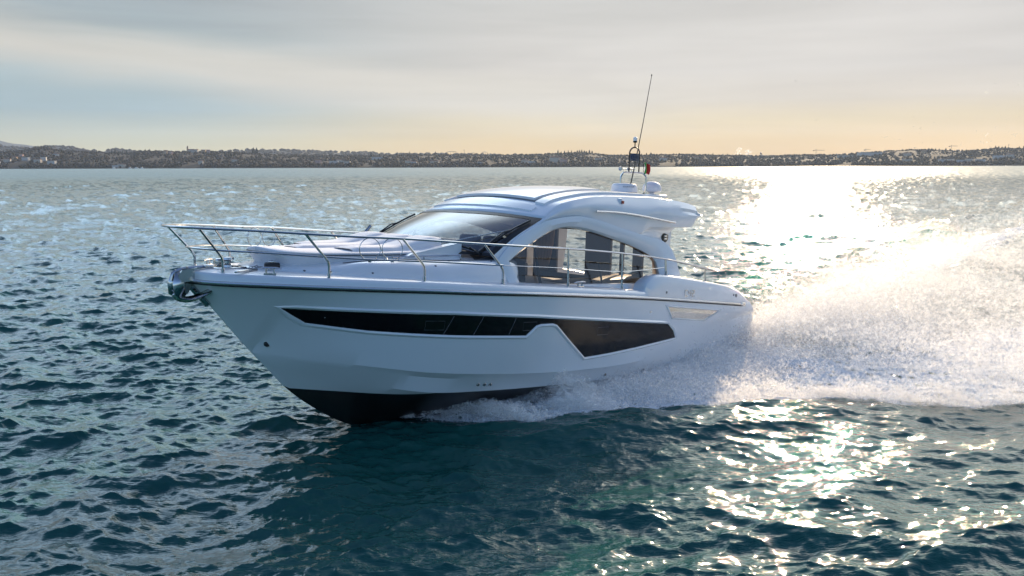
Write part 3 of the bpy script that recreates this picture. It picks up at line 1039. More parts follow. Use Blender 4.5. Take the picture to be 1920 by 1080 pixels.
def halves(mb):
    """the port and starboard pieces of a mirrored part, or None when it is one piece"""
    n = len(mb.V); par = list(range(n))
    def root(i):
        while par[i] != i:
            par[i] = par[par[i]]; i = par[i]
        return i
    for f in mb.F:
        a = root(f[0])
        for q in f[1:]:
            par[root(q)] = a
    ys = {}
    for i in range(n):
        ys.setdefault(root(i), []).append(mb.V[i][1])
    sg = {k: (1 if min(v) > .03 else (-1 if max(v) < -.03 else 0)) for k, v in ys.items()}
    if 0 in sg.values() or len(set(sg.values())) < 2: return None
    out = []
    for s_ in (1, -1):
        q = MB(); idx = {}
        for i in range(n):
            if sg[root(i)] == s_:
                idx[i] = len(q.V); q.V.append(mb.V[i])
        q.F = [tuple(idx[i] for i in f) for f in mb.F if f[0] in idx]
        out.append(q)
    return out


def P_(name, mb, m, parent=Y_, **k):
    hv = halves(mb)
    if hv:
        o = hv[0].build(name, m, parent, **k)
        hv[1].build(name, m, parent, **k)
        return o
    return mb.build(name, m, parent, **k)


# ---- hull
def xwarp(x, key):
    return x + (AFT[key] - .2) * max(0.0, 1 - (x - .2) / 2.8)


xs = np.concatenate([np.linspace(.2, 9.2, 44), np.linspace(9.2, 11.9, 40)[1:], 12.22 - .32 * (np.linspace(1, 0, 16)[1:]) ** 2])
keys = ['keel', 'chi', 'chi', 'low', 'upb']


def hull_rows(x):
    out = []
    for k in range(10):
        if k < 5:
            key = keys[k]; xx = xwarp(x, key)
            y, z = hull_section(min(xx, 12.22))[k]
            out.append((xx, y, z))
        else:
            t = (k - 4) / 5.0
            xx = xwarp(x, 'upb') * (1 - t) + xwarp(x, 'sheer') * t
            p = hull_section(min(xx, 12.22))[k]
            out.append((xx, p[0], p[1]))
    return out


rows = np.array([hull_rows(x) for x in xs])          # n x 10 x 3
top = MB(); bot = MB()
for s in (1, -1):
    g = rows * np.array([1, s, 1])
    top.grid(g[:, 1:], flip=(s > 0))
    bot.grid(g[:, :2], flip=(s > 0))
# forward of the boot line the panel between boot and chine is white; aft the two coincide
hull = P_('hull', top, M_WHITE, sharp=22, recalc=False)
P_('hull_bottom', bot, M_BOTTOM, sharp=40, recalc=False)
# transom, closing the stern between the two sides
tr = MB()
aft = rows[0][:, :]
G = [[(p[0] - .12 * (1 - v * v), p[1] * v, p[2]) for v in np.linspace(1, -1, 15)] for p in aft]
tr.grid(G)
P_('transom', tr, M_WHITE)

# ---- rub strake along the sheer
xr = np.concatenate([np.linspace(1.48, 11.5, 60), 12.235 - .735 * (np.linspace(1, 0, 22)[1:]) ** 2])
port = [(x, float(b_sheer(min(x, 12.22))) + .012, float(z_sheer(x))) for x in xr]
port[-1] = (12.24, .0, port[-1][2])
rub = MB(); blk = MB()
full = port + mirror(port[:-1])[::-1]
rub.tube(full, .024, 8)
blk.tube([(p[0] - .004, p[1] * .998, p[2] - .030) for p in full], .012, 6)
rs = P_('rub_strake', rub, M_RUB)
P_('strake_gasket', blk, M_BLACK, rs)
ec = MB()
for s in (1, -1):
    ec.box((1.47, s * (float(b_sheer(1.47)) + .02), float(z_sheer(1.47)) + .005), (.16, .05, .075), bev=.015)
P_('strake_end', ec, M_RUB, rs)

# ---- gunwale and deck
def z_deck(x):
    return float(z_sheer(min(x, 12.22))) + .12


xg = np.concatenate([np.linspace(4.6, 11.4, 48), 12.2 - .8 * (np.linspace(1, 0, 20)[1:]) ** 2])
gun = MB(); deck = MB()
for s in (1, -1):
    G = []
    D = []
    for x in xg:
        b = float(b_sheer(x)); zs = float(z_sheer(x))
        k = min(1.0, b / .5)
        G.append([(x, s * (b + .004), zs + .012), (x, s * (b - .004), zs + .045), (x, s * (b - .022 * k), zs + .085),
                  (x, s * (b - .06 * k), zs + .112), (x, s * (b - .12 * k), zs + .12)])
        D.append([(x, s * (b - .12 * k) * v, zs + .12 + .03 * (1 - v * v) * k) for v in np.linspace(1, 0, 9)])
    gun.grid(G, flip=(s < 0)); deck.grid(D, flip=(s < 0))
P_('gunwale', gun, M_WHITE, sharp=50)
P_('foredeck', deck, M_DECK)

# ---- coachroof: low moulded trunk rising from the foredeck to the windscreen
ct = np.array([  # x, half base, half shoulder, z shoulder, crown
    (11.58, .10, .05, 2.32, .005), (11.42, .30, .20, 2.345, .01), (11.2, .56, .42, 2.365, .02), (10.9, .86, .62, 2.37, .03),
    (10.6, 1.12, .80, 2.40, .04), (10.2, 1.34, 1.04, 2.445, .06), (9.7, 1.52, 1.15, 2.45, .07), (9.1, 1.64, 1.27, 2.43, .08),
    (8.6, 1.68, 1.38, 2.425, .09), (8.2, 1.665, 1.47, 2.42, .10), (8.0, 1.63, 1.48, 2.41, .10), (7.6, 1.55, 1.45, 2.40, .10)])
order = np.argsort(ct[:, 0]); ct = ct[order]
cf = [pch(ct[:, 0], ct[:, i]) for i in range(1, 5)]
co = MB(); G = []
for x in np.concatenate([np.linspace(7.75, 11.2, 46), 11.58 - .38 * (np.linspace(1, 0, 10)[1:]) ** 1.5]):
    hb, hsx, zs, cr = [float(f(x)) for f in cf]
    zd = z_deck(x)
    half = []
    for t in np.linspace(0, 1, 9):           # side, convex
        y = hb + (hsx - hb) * (1 - (1 - t) ** 1.0 * 1) * (t ** .6)
        z = zd - .01 + (zs - zd + .01) * sin(t * pi / 2) ** .95
        half.append((x, y, z))
    for t in np.linspace(0, 1, 8)[1:]:
        half.append((x, hsx * (1 - t), zs + cr * (1 - (1 - t) ** 2)))
    G.append(half + mirror(half[:-1])[::-1])
co.grid(G)
P_('coachroof', co, M_WHITE, sharp=40)

# thin moulding line along the coachroof shoulder
ml = MB()
for s in (1, -1):
    ml.tube([(x, s * (float(cf[1](x)) + .012), float(cf[2](x)) + .004) for x in np.linspace(8.3, 10.5, 20)], .008, 6)
P_('coachroof_moulding', ml, M_GREY)

# ---- sun pad block with cushions and a raised backrest
pw = pch([8.62, 9.2, 9.9, 10.6, 11.0, 11.2, 11.265, 11.29], [1.12, 1.08, .95, .74, .56, .38, .20, .002])
zt = pch([8.6, 9.2, 9.8, 10.6, 11.3], [2.585, 2.565, 2.55, 2.55, 2.575])
base = MB(); G = []
for x in np.concatenate([np.linspace(8.62, 11.1, 32), 11.29 - .19 * (np.linspace(1, 0, 10)[1:]) ** 2]):
    b = float(pw(x)); z = float(zt(x)); zb = float(cf[2](x)) - .05
    k = min(1, b / .4)
    half = [(x - .16 * (x > 11) * (x - 11) / .29, b - .10 * k, zb), (x - .05 * (x > 11) * (x - 11) / .29, b - .03 * k, z - .10), (x, b, z - .03), (x, b, z - .012), (x, b - .03 * k, z)]
    half += [(x, (b - .03 * k) * (1 - t), z + .03 * (1 - (1 - t) ** 2)) for t in (.3, .6, 1)]
    G.append(half + mirror(half[:-1])[::-1])
base.grid(G)
pad = P_('sun_pad', base, M_PAD, sharp=50)
trim = MB()
pe = [(x, float(pw(x)) + .006, float(zt(x)) - .04) for x in np.concatenate([np.linspace(8.7, 11.1, 24), 11.29 - .19 * (np.linspace(1, 0, 10)[1:]) ** 2])]
trim.tube(pe + mirror(pe)[::-1], .009, 6)
P_('piping', trim, M_GREY, pad)
# three cushions
for (y0, y1) in ((.33, .90), (-.29, .29), (-.90, -.33)):
    cu = MB(); G = []
    for x in np.linspace(8.75, 10.75 if abs(y0 + y1) < .1 else 10.25, 18):
        u = (x - 8.75) / 2.0
        e = min(1, 6 * (x - 8.74), 6 * ((10.78 if abs(y0 + y1) < .1 else 10.28) - x))
        zc = float(zt(x)) + .012
        rise = .13 * max(0, (9.5 - x) / .75)
        sl = min(1.0, (float(pw(x)) - .1) / .9)
        row = []
        for v in np.linspace(0, 1, 9):
            y = (y0 + (y1 - y0) * v) * sl
            row.append((x, y, zc + rise + .055 * max(0, e) ** .4 * (1 - abs(2 * v - 1) ** 6)))
        row.append((x, y1 * sl, zc - .02)); row.insert(0, (x, y0 * sl, zc - .02))
        G.append(row)
    cu.grid(G)
    P_('cushion', cu, M_PAD, pad, sharp=60)
# raised backrest base in front of the windscreen
bk = MB()
for s in (1, -1):
    bk.prism([(8.55, 2.40), (9.75, 2.44), (9.5, 2.53), (8.62, 2.66), (8.55, 2.665)], 'Y', s * .98, s * 1.13)
P_('backrest_side', bk, M_WHITE, pad, sharp=30)
gr = MB()
for s in (1, -1):
    L = [(x, s * (1.30 - .1 * (x - 8.7)), 2.50 - .0 * x) for x in np.linspace(8.72, 9.9, 10)]
    gr.tube(L, .011, 6)
    for q in (L[0], L[5], L[-1]):
        gr.tube([q, (q[0], q[1], q[2] - .09)], .009, 6)
P_('pad_rail', gr, M_STEEL, pad)


# ---- cabin shell: A pillar and arch round the side window, hood above it
def cr_up(pts, k=5):
    """Catmull-Rom through 2-D/3-D points"""
    p = np.asarray(pts, float)
    q = np.vstack([2 * p[0] - p[1], p, 2 * p[-1] - p[-2]])
    o = []
    for i in range(1, len(q) - 2):
        for t in np.linspace(0, 1, k, endpoint=False):
            a, b, c, d = q[i - 1], q[i], q[i + 1], q[i + 2]
            o.append(.5 * ((2 * b) + (-a + c) * t + (2 * a - 5 * b + 4 * c - d) * t * t + (-a + 3 * b - 3 * c + d) * t ** 3))
    o.append(p[-1])
    return np.array(o)


WIN = [(7.84, 2.07), (8.00, 2.41), (7.74, 2.54), (7.46, 2.66), (7.14, 2.79), (6.92, 2.865), (6.68, 2.91), (6.45, 2.92), (6.11, 2.89),
       (5.76, 2.83), (5.41, 2.75), (4.92, 2.635), (4.54, 2.52), (4.25, 2.41), (4.10, 2.29), (4.05, 2.15), (4.02, 1.92)]
CRE = [(8.02, 2.02), (8.20, 2.42), (7.90, 2.63), (7.60, 2.79), (7.22, 2.93), (6.97, 3.0), (6.6, 3.045), (6.25, 3.06), (5.9, 3.03),
       (5.53, 2.96), (5.09, 2.86), (4.62, 2.76), (4.28, 2.70), (3.94, 2.64), (3.68, 2.50), (3.58, 2.33), (3.50, 1.92)]
EDG = [(8.04, 2.02), (8.27, 2.50), (7.97, 2.66), (7.66, 2.81), (7.24, 2.98), (7.0, 3.09), (6.55, 3.27), (6.15, 3.345), (5.7, 3.40),
       (5.2, 3.425), (4.7, 3.43), (4.3, 3.43)]


def side(p, dy=0.0, s=1):
    return (p[0], s * (float(cs(p[0], p[1])) + dy), p[1])


W_up = np.vstack([np.linspace(WIN[0], WIN[1], 6)[:-1], cr_up(WIN[1:])])
C_up = np.vstack([np.linspace(CRE[0], CRE[1], 6)[:-1], cr_up(CRE[1:])])
E_up = np.vstack([np.linspace(EDG[0], EDG[1], 6)[:-1], cr_up(EDG[1:])])
shell = MB(); hood = MB()
LOW = [(4.62, 2.76), (4.40, 2.80), (4.24, 2.86), (4.0, 2.895), (3.3, 2.89), (2.75, 2.89), (2.62, 2.92), (2.54, 2.99), (2.33, 3.09)]
UPP = [(4.3, 3.43), (4.1, 3.43), (3.9, 3.43), (3.6, 3.42), (3.1, 3.385), (2.75, 3.345), (2.5, 3.30), (2.50, 3.22), (2.36, 3.15)]
L_up = cr_up(LOW); U_up = np.vstack([cr_up(UPP[:7]), np.linspace(UPP[6], UPP[7], 6)[1:], np.linspace(UPP[7], UPP[8], 6)[1:]])
for s in (1, -1):
    G = []
    for i, (a, c) in enumerate(zip(W_up, C_up)):
        k = min(1.0, max(0.0, (i - 12) / 14))           # the arch stands proud towards the stern
        m1 = a + (c - a) * .12; m2 = a + (c - a) * .55
        G.append([side(a, -.07, s), side(a, -.015, s), side(m1, .012, s), side(m2, .022 + .03 * k, s), side(c, .006 + .05 * k, s), side(c + (c - a) * .03, .0, s)])
    # aft return of the arch
    shell.grid(G, flip=(s < 0))
    n = len(E_up)
    H = []
    for i in range(n):
        a = C_up[i]; c = E_up[i]
        f = min(1.0, max(0.0, (i - 12) / 20))
        row = []
        for t in np.linspace(0, 1, 9):
            p = a + (c - a) * t
            row.append(side(p, .004 + f * (.10 * sin(min(1, t * 1.5) * pi / 2) - .10 * max(0, t - .72) / .28 * .55), s))
        H.append(row)
    hood.grid(H, flip=(s < 0))
    T = []
    for a, c in zip(L_up, U_up):
        row = []
        for t in np.linspace(0, 1, 9):
            p = a + (c - a) * t
            groove = -.035 * math.exp(-((t - .62) / .07) ** 2) * min(1, max(0, (3.6 - p[0]) / .8))
            row.append(side(p, .004 + .10 * sin(min(1, t * 1.5) * pi / 2) - .10 * max(0, t - .72) / .28 * .55 + groove, s))
        T.append(row)
    hood.grid(T, flip=(s < 0))
    # underside of the hood, turned in towards the cockpit
    U = []
    for a in L_up:
        p = side(a, .004, s)
        U.append([p, (p[0], p[1] - s * .06, p[2] - .012), (p[0], p[1] - s * .28, p[2] + .06), (p[0], p[1] - s * .6, p[2] + .30)])
    hood.grid(U, flip=(s > 0))
gus = MB()
ga = cr_up([(4.62, 2.76), (4.40, 2.80), (4.24, 2.86), (4.0, 2.895), (3.6, 2.893), (3.25, 2.888)], 3)
gc = cr_up([(4.62, 2.76), (4.45, 2.73), (4.28, 2.70), (3.94, 2.64), (3.68, 2.50), (3.58, 2.33)], 3)
for s in (1, -1):
    G = []
    for a, c in zip(ga, gc):
        L = np.linalg.norm(np.array(a) - np.array(c))
        G.append([side(a + (c - a) * t, .004 - .20 * min(1, L / .5) * sin(pi * t), s) for t in np.linspace(0, 1, 8)])
    gus.grid(G, flip=(s < 0))
P_('hardtop_gusset', gus, M_WHITE, sharp=60, recalc=False)
P_('cabin_side', shell, M_WHITE, sharp=30, recalc=False, solid=.03)
P_('hardtop_side', hood, M_WHITE, sharp=30, recalc=False)

# rear pillar with the round cockpit speaker
pl = MB()
for s in (1, -1):
    prof = [(3.30, 1.85), (3.22, 2.35), (3.17, 2.86), (4.2, 2.88), (4.35, 2.70), (3.95, 2.62), (3.70, 2.45), (3.62, 1.85)]
    pl.prism(prof, 'Y', s * 1.33, s * 1.25)
pillar = P_('rear_pillar', pl, M_WHITE, smooth=False)
for s in (1, -1):
    sp = MB()
    sp.lathe([(.105, 0), (.105, .02), (.085, .028), (.01, .02)], (3.42, s * 1.335, 2.70), 28, 'Y')
    so = P_('speaker', sp, M_BLACK, pillar)
    sg = MB()
    for dz in (-.035, .015):
        sg.box((3.42, s * 1.368, 2.70 + dz), (.10, .008, .032), bev=.003)
    P_('speaker_grille', sg, M_RUB, so)

# ---- roof
ze = pch(*col2([(8.3, 2.48), (7.97, 2.66), (7.66, 2.81), (7.24, 2.98), (7.08, 3.05), (6.55, 3.27), (6.15, 3.345), (5.7, 3.40), (5.2, 3.425), (4.7, 3.43), (3.9, 3.43), (3.3, 3.40), (2.75, 3.345), (2.4, 3.27)]))
zc = pch(*col2([(7.5, 3.115), (7.2, 3.235), (6.9, 3.34), (6.5, 3.43), (6.0, 3.50), (5.4, 3.54), (5.0, 3.55), (4.2, 3.535), (3.4, 3.50), (2.8, 3.44), (2.3, 3.36)]))


def roof_pt(x, v, dz=0.0):
    z_e = float(ze(x)); hw = float(cs(x, z_e)) + .045
    return (x, v * hw, z_e + (float(zc(x)) - z_e) * (1 - abs(v) ** 2.2) + dz)


def roof_patch(x0, x1, v0, v1, dz, nx=28, nv=15, front=0.0, lip=None):
    G = []
    for u in np.linspace(0, 1, nx):
        row = []
        for v in np.linspace(v0, v1, nv):
            xf = x0 - (v * v) * front
            row.append(roof_pt(xf + (x1 - xf) * u, v, dz))
        G.append(row)
    G = np.array(G)
    if lip:
        Z = np.array([0, 0, lip])
        G = np.concatenate([(G[:1] - Z), G, (G[-1:] - Z)], 0)
        G = np.concatenate([G[:, :1] - Z, G, G[:, -1:] - Z], 1)
    return G


roof = MB()
roof.grid(roof_patch(7.46, 2.42, 1, -1, 0, 60, 41, front=.38))
roof_o = P_('roof', roof, M_WHITE, sharp=40, solid=.05)
brow = MB().grid(roof_patch(7.26, 6.93, .80, -.80, .022, 8, 31, front=.30, lip=.05))
P_('roof_visor', brow, M_WHITE, roof_o, sharp=30)
sr = MB().grid(roof_patch(6.80, 4.95, .66, -.66, .052, 26, 25, front=.16, lip=.075))
srf = P_('sunroof', sr, M_WHITE, roof_o, sharp=30)
srf['label'] = 'large sliding sunroof panel in the white roof'
gap = MB().grid(roof_patch(6.835, 4.90, .685, -.685, .010, 26, 25, front=.16))
P_('sunroof_gasket', gap, M_GREY, roof_o)
rails = MB()
for s in (1, -1):
    rails.grid(roof_patch(6.86, 3.9, s * .71, s * .84, .035, 26, 4, front=.1, lip=.05), flip=(s < 0))
P_('sunroof_track', rails, M_WHITE, roof_o, sharp=30)
# ceiling of the hardtop over the cockpit
ce = MB().box((3.55, 0, 3.17), (1.9, 1.9, .05), bev=.01)
P_('cockpit_ceiling', ce, M_WHITE, roof_o)
hr = MB()
for s in (1, -1):
    pts = [(5.82, 3.17), (5.30, 3.16), (4.83, 3.13), (4.27, 3.075), (3.67, 3.005), (3.44, 2.985)]
    U3 = cr_up(pts, 4)
    hr.tube([(p[0], s * (float(cs(p[0], p[1])) + .135), p[1]) for p in U3], .017, 8)
    for q in (U3[1], U3[9], U3[-2]):
        hr.tube([(q[0], s * (float(cs(q[0], q[1])) + .135), q[1]), (q[0], s * (float(cs(q[0], q[1])) + .07), q[1])], .012, 6)
P_('grab_rail', hr, M_RUB, roof_o)
nl = MB()
nl.lathe([(.005, -.05), (.055, -.045), (.06, .0), (.05, .045), (.01, .06)], (5.01, 1.40, 3.35), 16)
nlh = P_('nav_light', nl, M_WHITE, roof_o)
nr = MB().box((4.99, 1.455, 3.335), (.075, .03, .055), bev=.008)
P_('red_lens', nr, M_RED, nlh)
ns = MB().lathe([(.005, -.05), (.055, -.045), (.06, .0), (.05, .045), (.01, .06)], (5.01, -1.40, 3.35), 16)
P_('nav_light', ns, M_WHITE, roof_o)

# ---- windscreen
BOTW = cr_up([(8.20, 1.50, 2.47), (8.52, 1.25, 2.495), (8.78, .85, 2.51), (8.94, .42, 2.52), (8.99, 0, 2.525)], 6)
TOPW = np.array([(lambda v: roof_pt(7.46 - .38 * v * v + .005, v, -.012))(v) for v in np.linspace(.985, 0, len(BOTW))])
BOTW = np.vstack([BOTW, (BOTW[:-1] * [1, -1, 1])[::-1]]); TOPW = np.vstack([TOPW, (TOPW[:-1] * [1, -1, 1])[::-1]])


def wpt(i, t, off=0.0):
    a, b = BOTW[i], TOPW[i]
    p = a + (b - a) * t
    bul = .06 * sin(pi * t)
    return np.array([p[0] + bul * .5 + off * .55, p[1], p[2] + bul * .6 + off * .8])


nW = len(BOTW)
sc = MB().grid([[wpt(i, t) for t in np.linspace(0.02, 1, 12)] for i in range(nW)])
screen = P_('windscreen', sc, M_SCREEN)
fr = MB()
fr.grid([[wpt(i, t, .006) for t in np.linspace(.93, 1.0, 4)] for i in range(nW)])
fr.grid([[wpt(i, t, .006) for t in np.linspace(.0, .06, 3)] for i in range(nW)])
for rng_ in (range(0, 3), range(nW - 3, nW)):
    fr.grid([[wpt(i, t, .007) for t in np.linspace(0, 1, 12)] for i in rng_])
P_('screen_border', fr, M_BLACK, screen, recalc=False)


def wiper(i0, t0, i1, t1):
    """blade lying along the glass from one spot to another, on an arm"""
    mb = MB()
    pts = []
    for k in np.linspace(0, 1, 9):
        f = i0 + (i1 - i0) * k; j = int(min(max(math.floor(f), 0), nW - 2)); q = f - j
        a = wpt(j, t0 + (t1 - t0) * k, .035) * (1 - q) + wpt(j + 1, t0 + (t1 - t0) * k, .035) * q
        pts.append(a)
    mb.tube(pts, .016, 6)
    mid = pts[4] + np.array([.03, 0, .03])
    mb.tube([pts[0] + np.array([.05, 0, -.02]), mid, pts[5]], .012, 6)
    return mb


for a in ((4, .03, 1.2, .86), (3, .02, 9, .13), (nW - 5, .03, nW - 2.2, .86)):
    P_('wiper', wiper(*a), M_BLACK, screen)
# long chromed wiper arm swept across the port pane
wa = MB().tube([wpt(3, .50, .05), wpt(8, .30, .05), wpt(12, .14, .05)], .010, 6)
P_('wiper_arm', wa, M_RUB, screen)
stb = MB()
stb.tube([(8.62, -1.42, 2.47), (8.25, -1.46, 2.80)], .028, 8)
P_('pillar_tube', stb, M_STEEL, screen)

# ---- side windows
for s in (1, -1):
    poly = [tuple(p) for p in W_up] + [(5.2, 1.86), (6.4, 1.95)]
    bm = bmesh.new()
    vs = [bm.verts.new(side(np.array(p), -.045, s)) for p in poly]
    es = [bm.edges.new((vs[i], vs[(i + 1) % len(vs)])) for i in range(len(vs))]
    bmesh.ops.triangle_fill(bm, edges=es, use_beauty=True)
    me = bpy.data.meshes.new('side_window'); bm.to_mesh(me); bm.free()
    o = bpy.data.objects.new('side_window', me); COL.objects.link(o); o.parent = yacht
    me.materials.append(M_SIDEGL)
    mu = MB()
    for (x, z0, z1, wd) in ((7.28, 1.98, 2.74, .035), (5.72, 1.9, 2.32, .02)):
        mu.box((x, s * (float(cs(x, (z0 + z1) / 2)) - .075), (z0 + z1) / 2), (wd, .03, z1 - z0), tilt=('X', s * .25))
    P_('mullion', mu, M_BLACK, o)
# sill below the side windows
sl = MB()
for s in (1, -1):
    sl.grid([[(x, s * 1.735, z_deck(x) - .02), (x, s * 1.735, 1.905 + .045 * (x - 4.6)), (x, s * 1.66, 1.91 + .045 * (x - 4.6))] for x in np.linspace(3.5, 8.1, 12)], flip=(s < 0))
P_('window_sill', sl, M_WHITE, recalc=False)

# ---- interior seen through the glass
it = MB()
it.box((6.2, 0, 1.32), (5.2, 3.3, .06))
P_('cabin_floor', it, M_TEAK)
da = MB()
da.prism([(7.4, 1.35), (8.3, 1.9), (8.75, 2.38), (8.3, 2.47), (7.75, 2.50), (7.45, 2.36)], 'Y', -1.42, 1.42)
dash = P_('dashboard', da, M_LEATHER, smooth=False)
st = MB()
for k in range(20):
    pass
st.tube([(7.38 + .06 * cos(t) * .4, -.55 + .19 * cos(t), 2.42 + .17 * sin(t)) for t in np.linspace(0, 2 * pi, 24, endpoint=False)], .014, 6, closed=True)
P_('steering_wheel', st, M_BLACK, dash)
for (y, x) in ((-.85, 6.7), (-.25, 6.7)):
    se = MB()
    se.box((x, y, 2.02), (.5, .52, .16), bev=.05)
    se.box((x - .22, y, 2.36), (.14, .50, .62), bev=.06, tilt=('Y', -.14))
    se.box((x, y, 1.67), (.22, .22, .62), bev=.03)
    P_('helm_seat', se, M_LEATHER)
ca = MB()
ca.box((6.9, -1.15, 1.62), (1.5, .7, .60), bev=.03)
ca.box((5.6, -1.18, 1.72), (1.6, .6, .75), bev=.04)
P_('saloon_cabinet', ca, M_DARKIN)
ca2 = MB()
ca2.box((5.6, 1.2, 1.68), (2.6, .5, .62), bev=.05)
P_('sofa', ca2, M_LEATHER)
tall = MB()
tall.box((5.25, -1.20, 1.95), (1.0, .45, 1.15), bev=.02)
P_('tall_locker', tall, M_DARKIN)
M_CURT = bpy.data.materials.new('sheer_beige_curtain'); M_CURT.use_nodes = True
t = NT(M_CURT.node_tree)
o = t.n('ShaderNodeOutputMaterial'); c1_ = t.n('ShaderNodeBsdfDiffuse'); c2_ = t.n('ShaderNodeBsdfTranslucent')
c1_.inputs[0].default_value = (.55, .43, .31, 1); c2_.inputs[0].default_value = (.62, .47, .32, 1)
cm_ = t.n('ShaderNodeMixShader'); cm_.inputs[0].default_value = .55
t.l(c1_.outputs[0], cm_.inputs[1]); t.l(c2_.outputs[0], cm_.inputs[2]); t.l(cm_.outputs[0], o.inputs[0])
cu = MB()
G = [[(4.32 + .025 * sin(u * 34), -1.12 + (.50 - .16 * (1 - t_) ** 2) * u, 1.95 + .92 * t_) for t_ in np.linspace(0, 1, 10)] for u in np.linspace(0, 1, 44)]
cu.grid(G)
P_('curtain', cu, M_CURT, solid=.008)
hl = MB().grid(roof_patch(7.2, 4.2, .93, -.93, -.11, 20, 15, front=.3))
P_('headlining', hl, M_CREAM, solid=.02)
bh = MB()
bh.box((4.18, .36, 2.08), (.07, .61, 1.66), bev=.01)
bh.box((4.18, .915, 2.06), (.06, .08, 1.3), bev=.008)
bh.box((4.18, 1.28, 2.0), (.06, .22, 1.5), bev=.008)
bh.box((4.18, -.98, 2.05), (.06, .62, 1.6), bev=.01)
bh.box((4.18, 0, 2.86), (.07, 2.3, .18), bev=.01)
bh.box((4.18, 0, 1.62), (.062, 2.4, .55), bev=.01)
P_('aft_bulkhead', bh, M_DARKIN)

# ---- cockpit behind the cabin
ck = MB().box((2.35, 0, 1.02), (3.4, 3.4, .06))
P_('cockpit_floor', ck, M_TEAK)
cse = MB()
cse.box((1.45, 0, 1.25), (.6, 2.7, .38), bev=.06)
P_('cockpit_sofa', cse, M_BEIGE)
lk = MB().box((4.05, .95, 1.75), (.45, .75, .42), bev=.05)
P_('cockpit_locker', lk, M_BEIGE)

# ---- bulwarks round the cockpit
BTOP = cr_up([(5.06, 1.80), (5.02, 1.93), (4.92, 2.01), (4.75, 2.07), (4.56, 2.085), (4.35, 2.065), (3.80, 2.00), (2.96, 1.885), (2.24, 1.78),
              (1.78, 1.69), (1.46, 1.58), (1.20, 1.44)], 4)
for s in (1, -1):
    bw = MB(); G = []
    n = len(BTOP)
    for i, p in enumerate(BTOP):
        u = i / (n - 1)
        xb = 5.06 + (1.03 - 5.06) * u
        b0 = float(b_sheer(xb)) + .002
        z0 = float(z_sheer(xb)) + .0
        bt = float(b_sheer(p[0])) - .03
        h = max(.02, p[1] - z0)
        th = min(1.0, h / .15)
        G.append([(xb, s * b0, z0), (xb + (p[0] - xb) * .5, s * (b0 - .004), z0 + (p[1] - z0) * .5), (p[0], s * bt, p[1] - .04 * th),
                  (p[0], s * (bt - .02), p[1] - .012 * th), (p[0], s * (bt - .06), p[1]), (p[0], s * (bt - .20), p[1]), (p[0], s * (bt - .25), p[1] - .03 * th),
                  (p[0], s * (bt - .27), p[1] - .25 * th), (xb, s * (bt - .27), 1.05)])
    bw.grid(G, flip=(s < 0))
    bul = P_('bulwark', bw, M_WHITE, sharp=40, recalc=False)
    if s > 0:
        # model lettering: seven-segment strokes C 4 2
        segs = {'C': 'tlbLB', '4': 'lmrR', '2': 'trmLB'}
        segs = {'C': ['t', 'l', 'L', 'B'], '4': ['l', 'm', 'r', 'R'], '2': ['t', 'r', 'm', 'L', 'B']}
        let = MB()
        for k, chx in enumerate('C42'):
            xc = 3.72 - k * .125
            wd, ht = .09, .105
            zb = 1.655 + (xc - 3.72) * .07
            def yb(x): return float(b_sheer(x)) - .002
            for sg_ in segs[chx]:
                c, d = {'t': ((0, ht), (wd, .018)), 'B': ((0, 0), (wd, .018)), 'm': ((0, ht / 2), (wd, .018)), 'l': ((wd / 2 - .009, ht * .75), (.018, ht / 2)),
                        'L': ((wd / 2 - .009, ht * .25), (.018, ht / 2)), 'r': ((-wd / 2 + .009, ht * .75), (.018, ht / 2)), 'R': ((-wd / 2 + .009, ht * .25), (.018, ht / 2))}[sg_]
                let.box((xc + c[0], yb(xc), zb + c[1]), (d[0], .012, d[1]), bev=.002)
        P_('model_lettering', let, M_STEEL, bul)
        fit = MB()
        for (x, z, r_) in ((4.39, 1.765, .022), (1.86, 1.555, .02), (1.75, 1.535, .034)):
            fit.lathe([(.002, .012), (r_, .010), (r_, -.01)], (x, s * (float(b_sheer(x)) - .006), z), 12, 'Y')
        P_('bulwark_fitting', fit, M_GREY, bul)

# ---- engine-room vents in the quarters
for s in (1, -1):
    out_ = [(4.43, 1.545), (2.29, 1.30), (2.95, 1.12), (4.16, 1.265)]
    inn = [(4.31, 1.495), (2.50, 1.285), (2.97, 1.15), (4.18, 1.295)]
    vf = MB()
    def hy(p, d): return (p[0], s * (hull_y(p[0], p[1]) + d), p[1])
    n = 8
    ring_o = []; ring_i = []
    for k in range(4):
        for t in np.linspace(0, 1, n, endpoint=False):
            ring_o.append(np.array(out_[k]) * (1 - t) + np.array(out_[(k + 1) % 4]) * t)
            ring_i.append(np.array(inn[k]) * (1 - t) + np.array(inn[(k + 1) % 4]) * t)
    G = []
    for a, c in zip(ring_o, ring_i):
        G.append([hy(a, .002), hy(a * .7 + c * .3, .022), hy(a * .25 + c * .75, .024), hy(c, .004)])
    G.append(G[0])
    vf.grid(G)
    v = P_('side_vent', vf, M_WHITE, sharp=50)
    ub = MB(); lb = MB()
    m1 = [np.array(inn[0]) * .62 + np.array(inn[3]) * .38, np.array(inn[1]) * .62 + np.array(inn[2]) * .38]
    ub.grid([[hy(np.array(inn[0]) * (1 - t) + np.array(inn[1]) * t, .005), hy(m1[0] * (1 - t) + m1[1] * t, .019)] for t in np.linspace(0, 1, 9)])
    lb.grid([[hy(m1[0] * (1 - t) + m1[1] * t, .019), hy(m1[0] * (1 - t) + m1[1] * t, .006), hy(np.array(inn[3]) * (1 - t) + np.array(inn[2]) * t, .005)] for t in np.linspace(0, 1, 9)])
    P_('vent_strip', ub, M_STEEL, v)
    P_('vent_panel', lb, M_RUB, v)

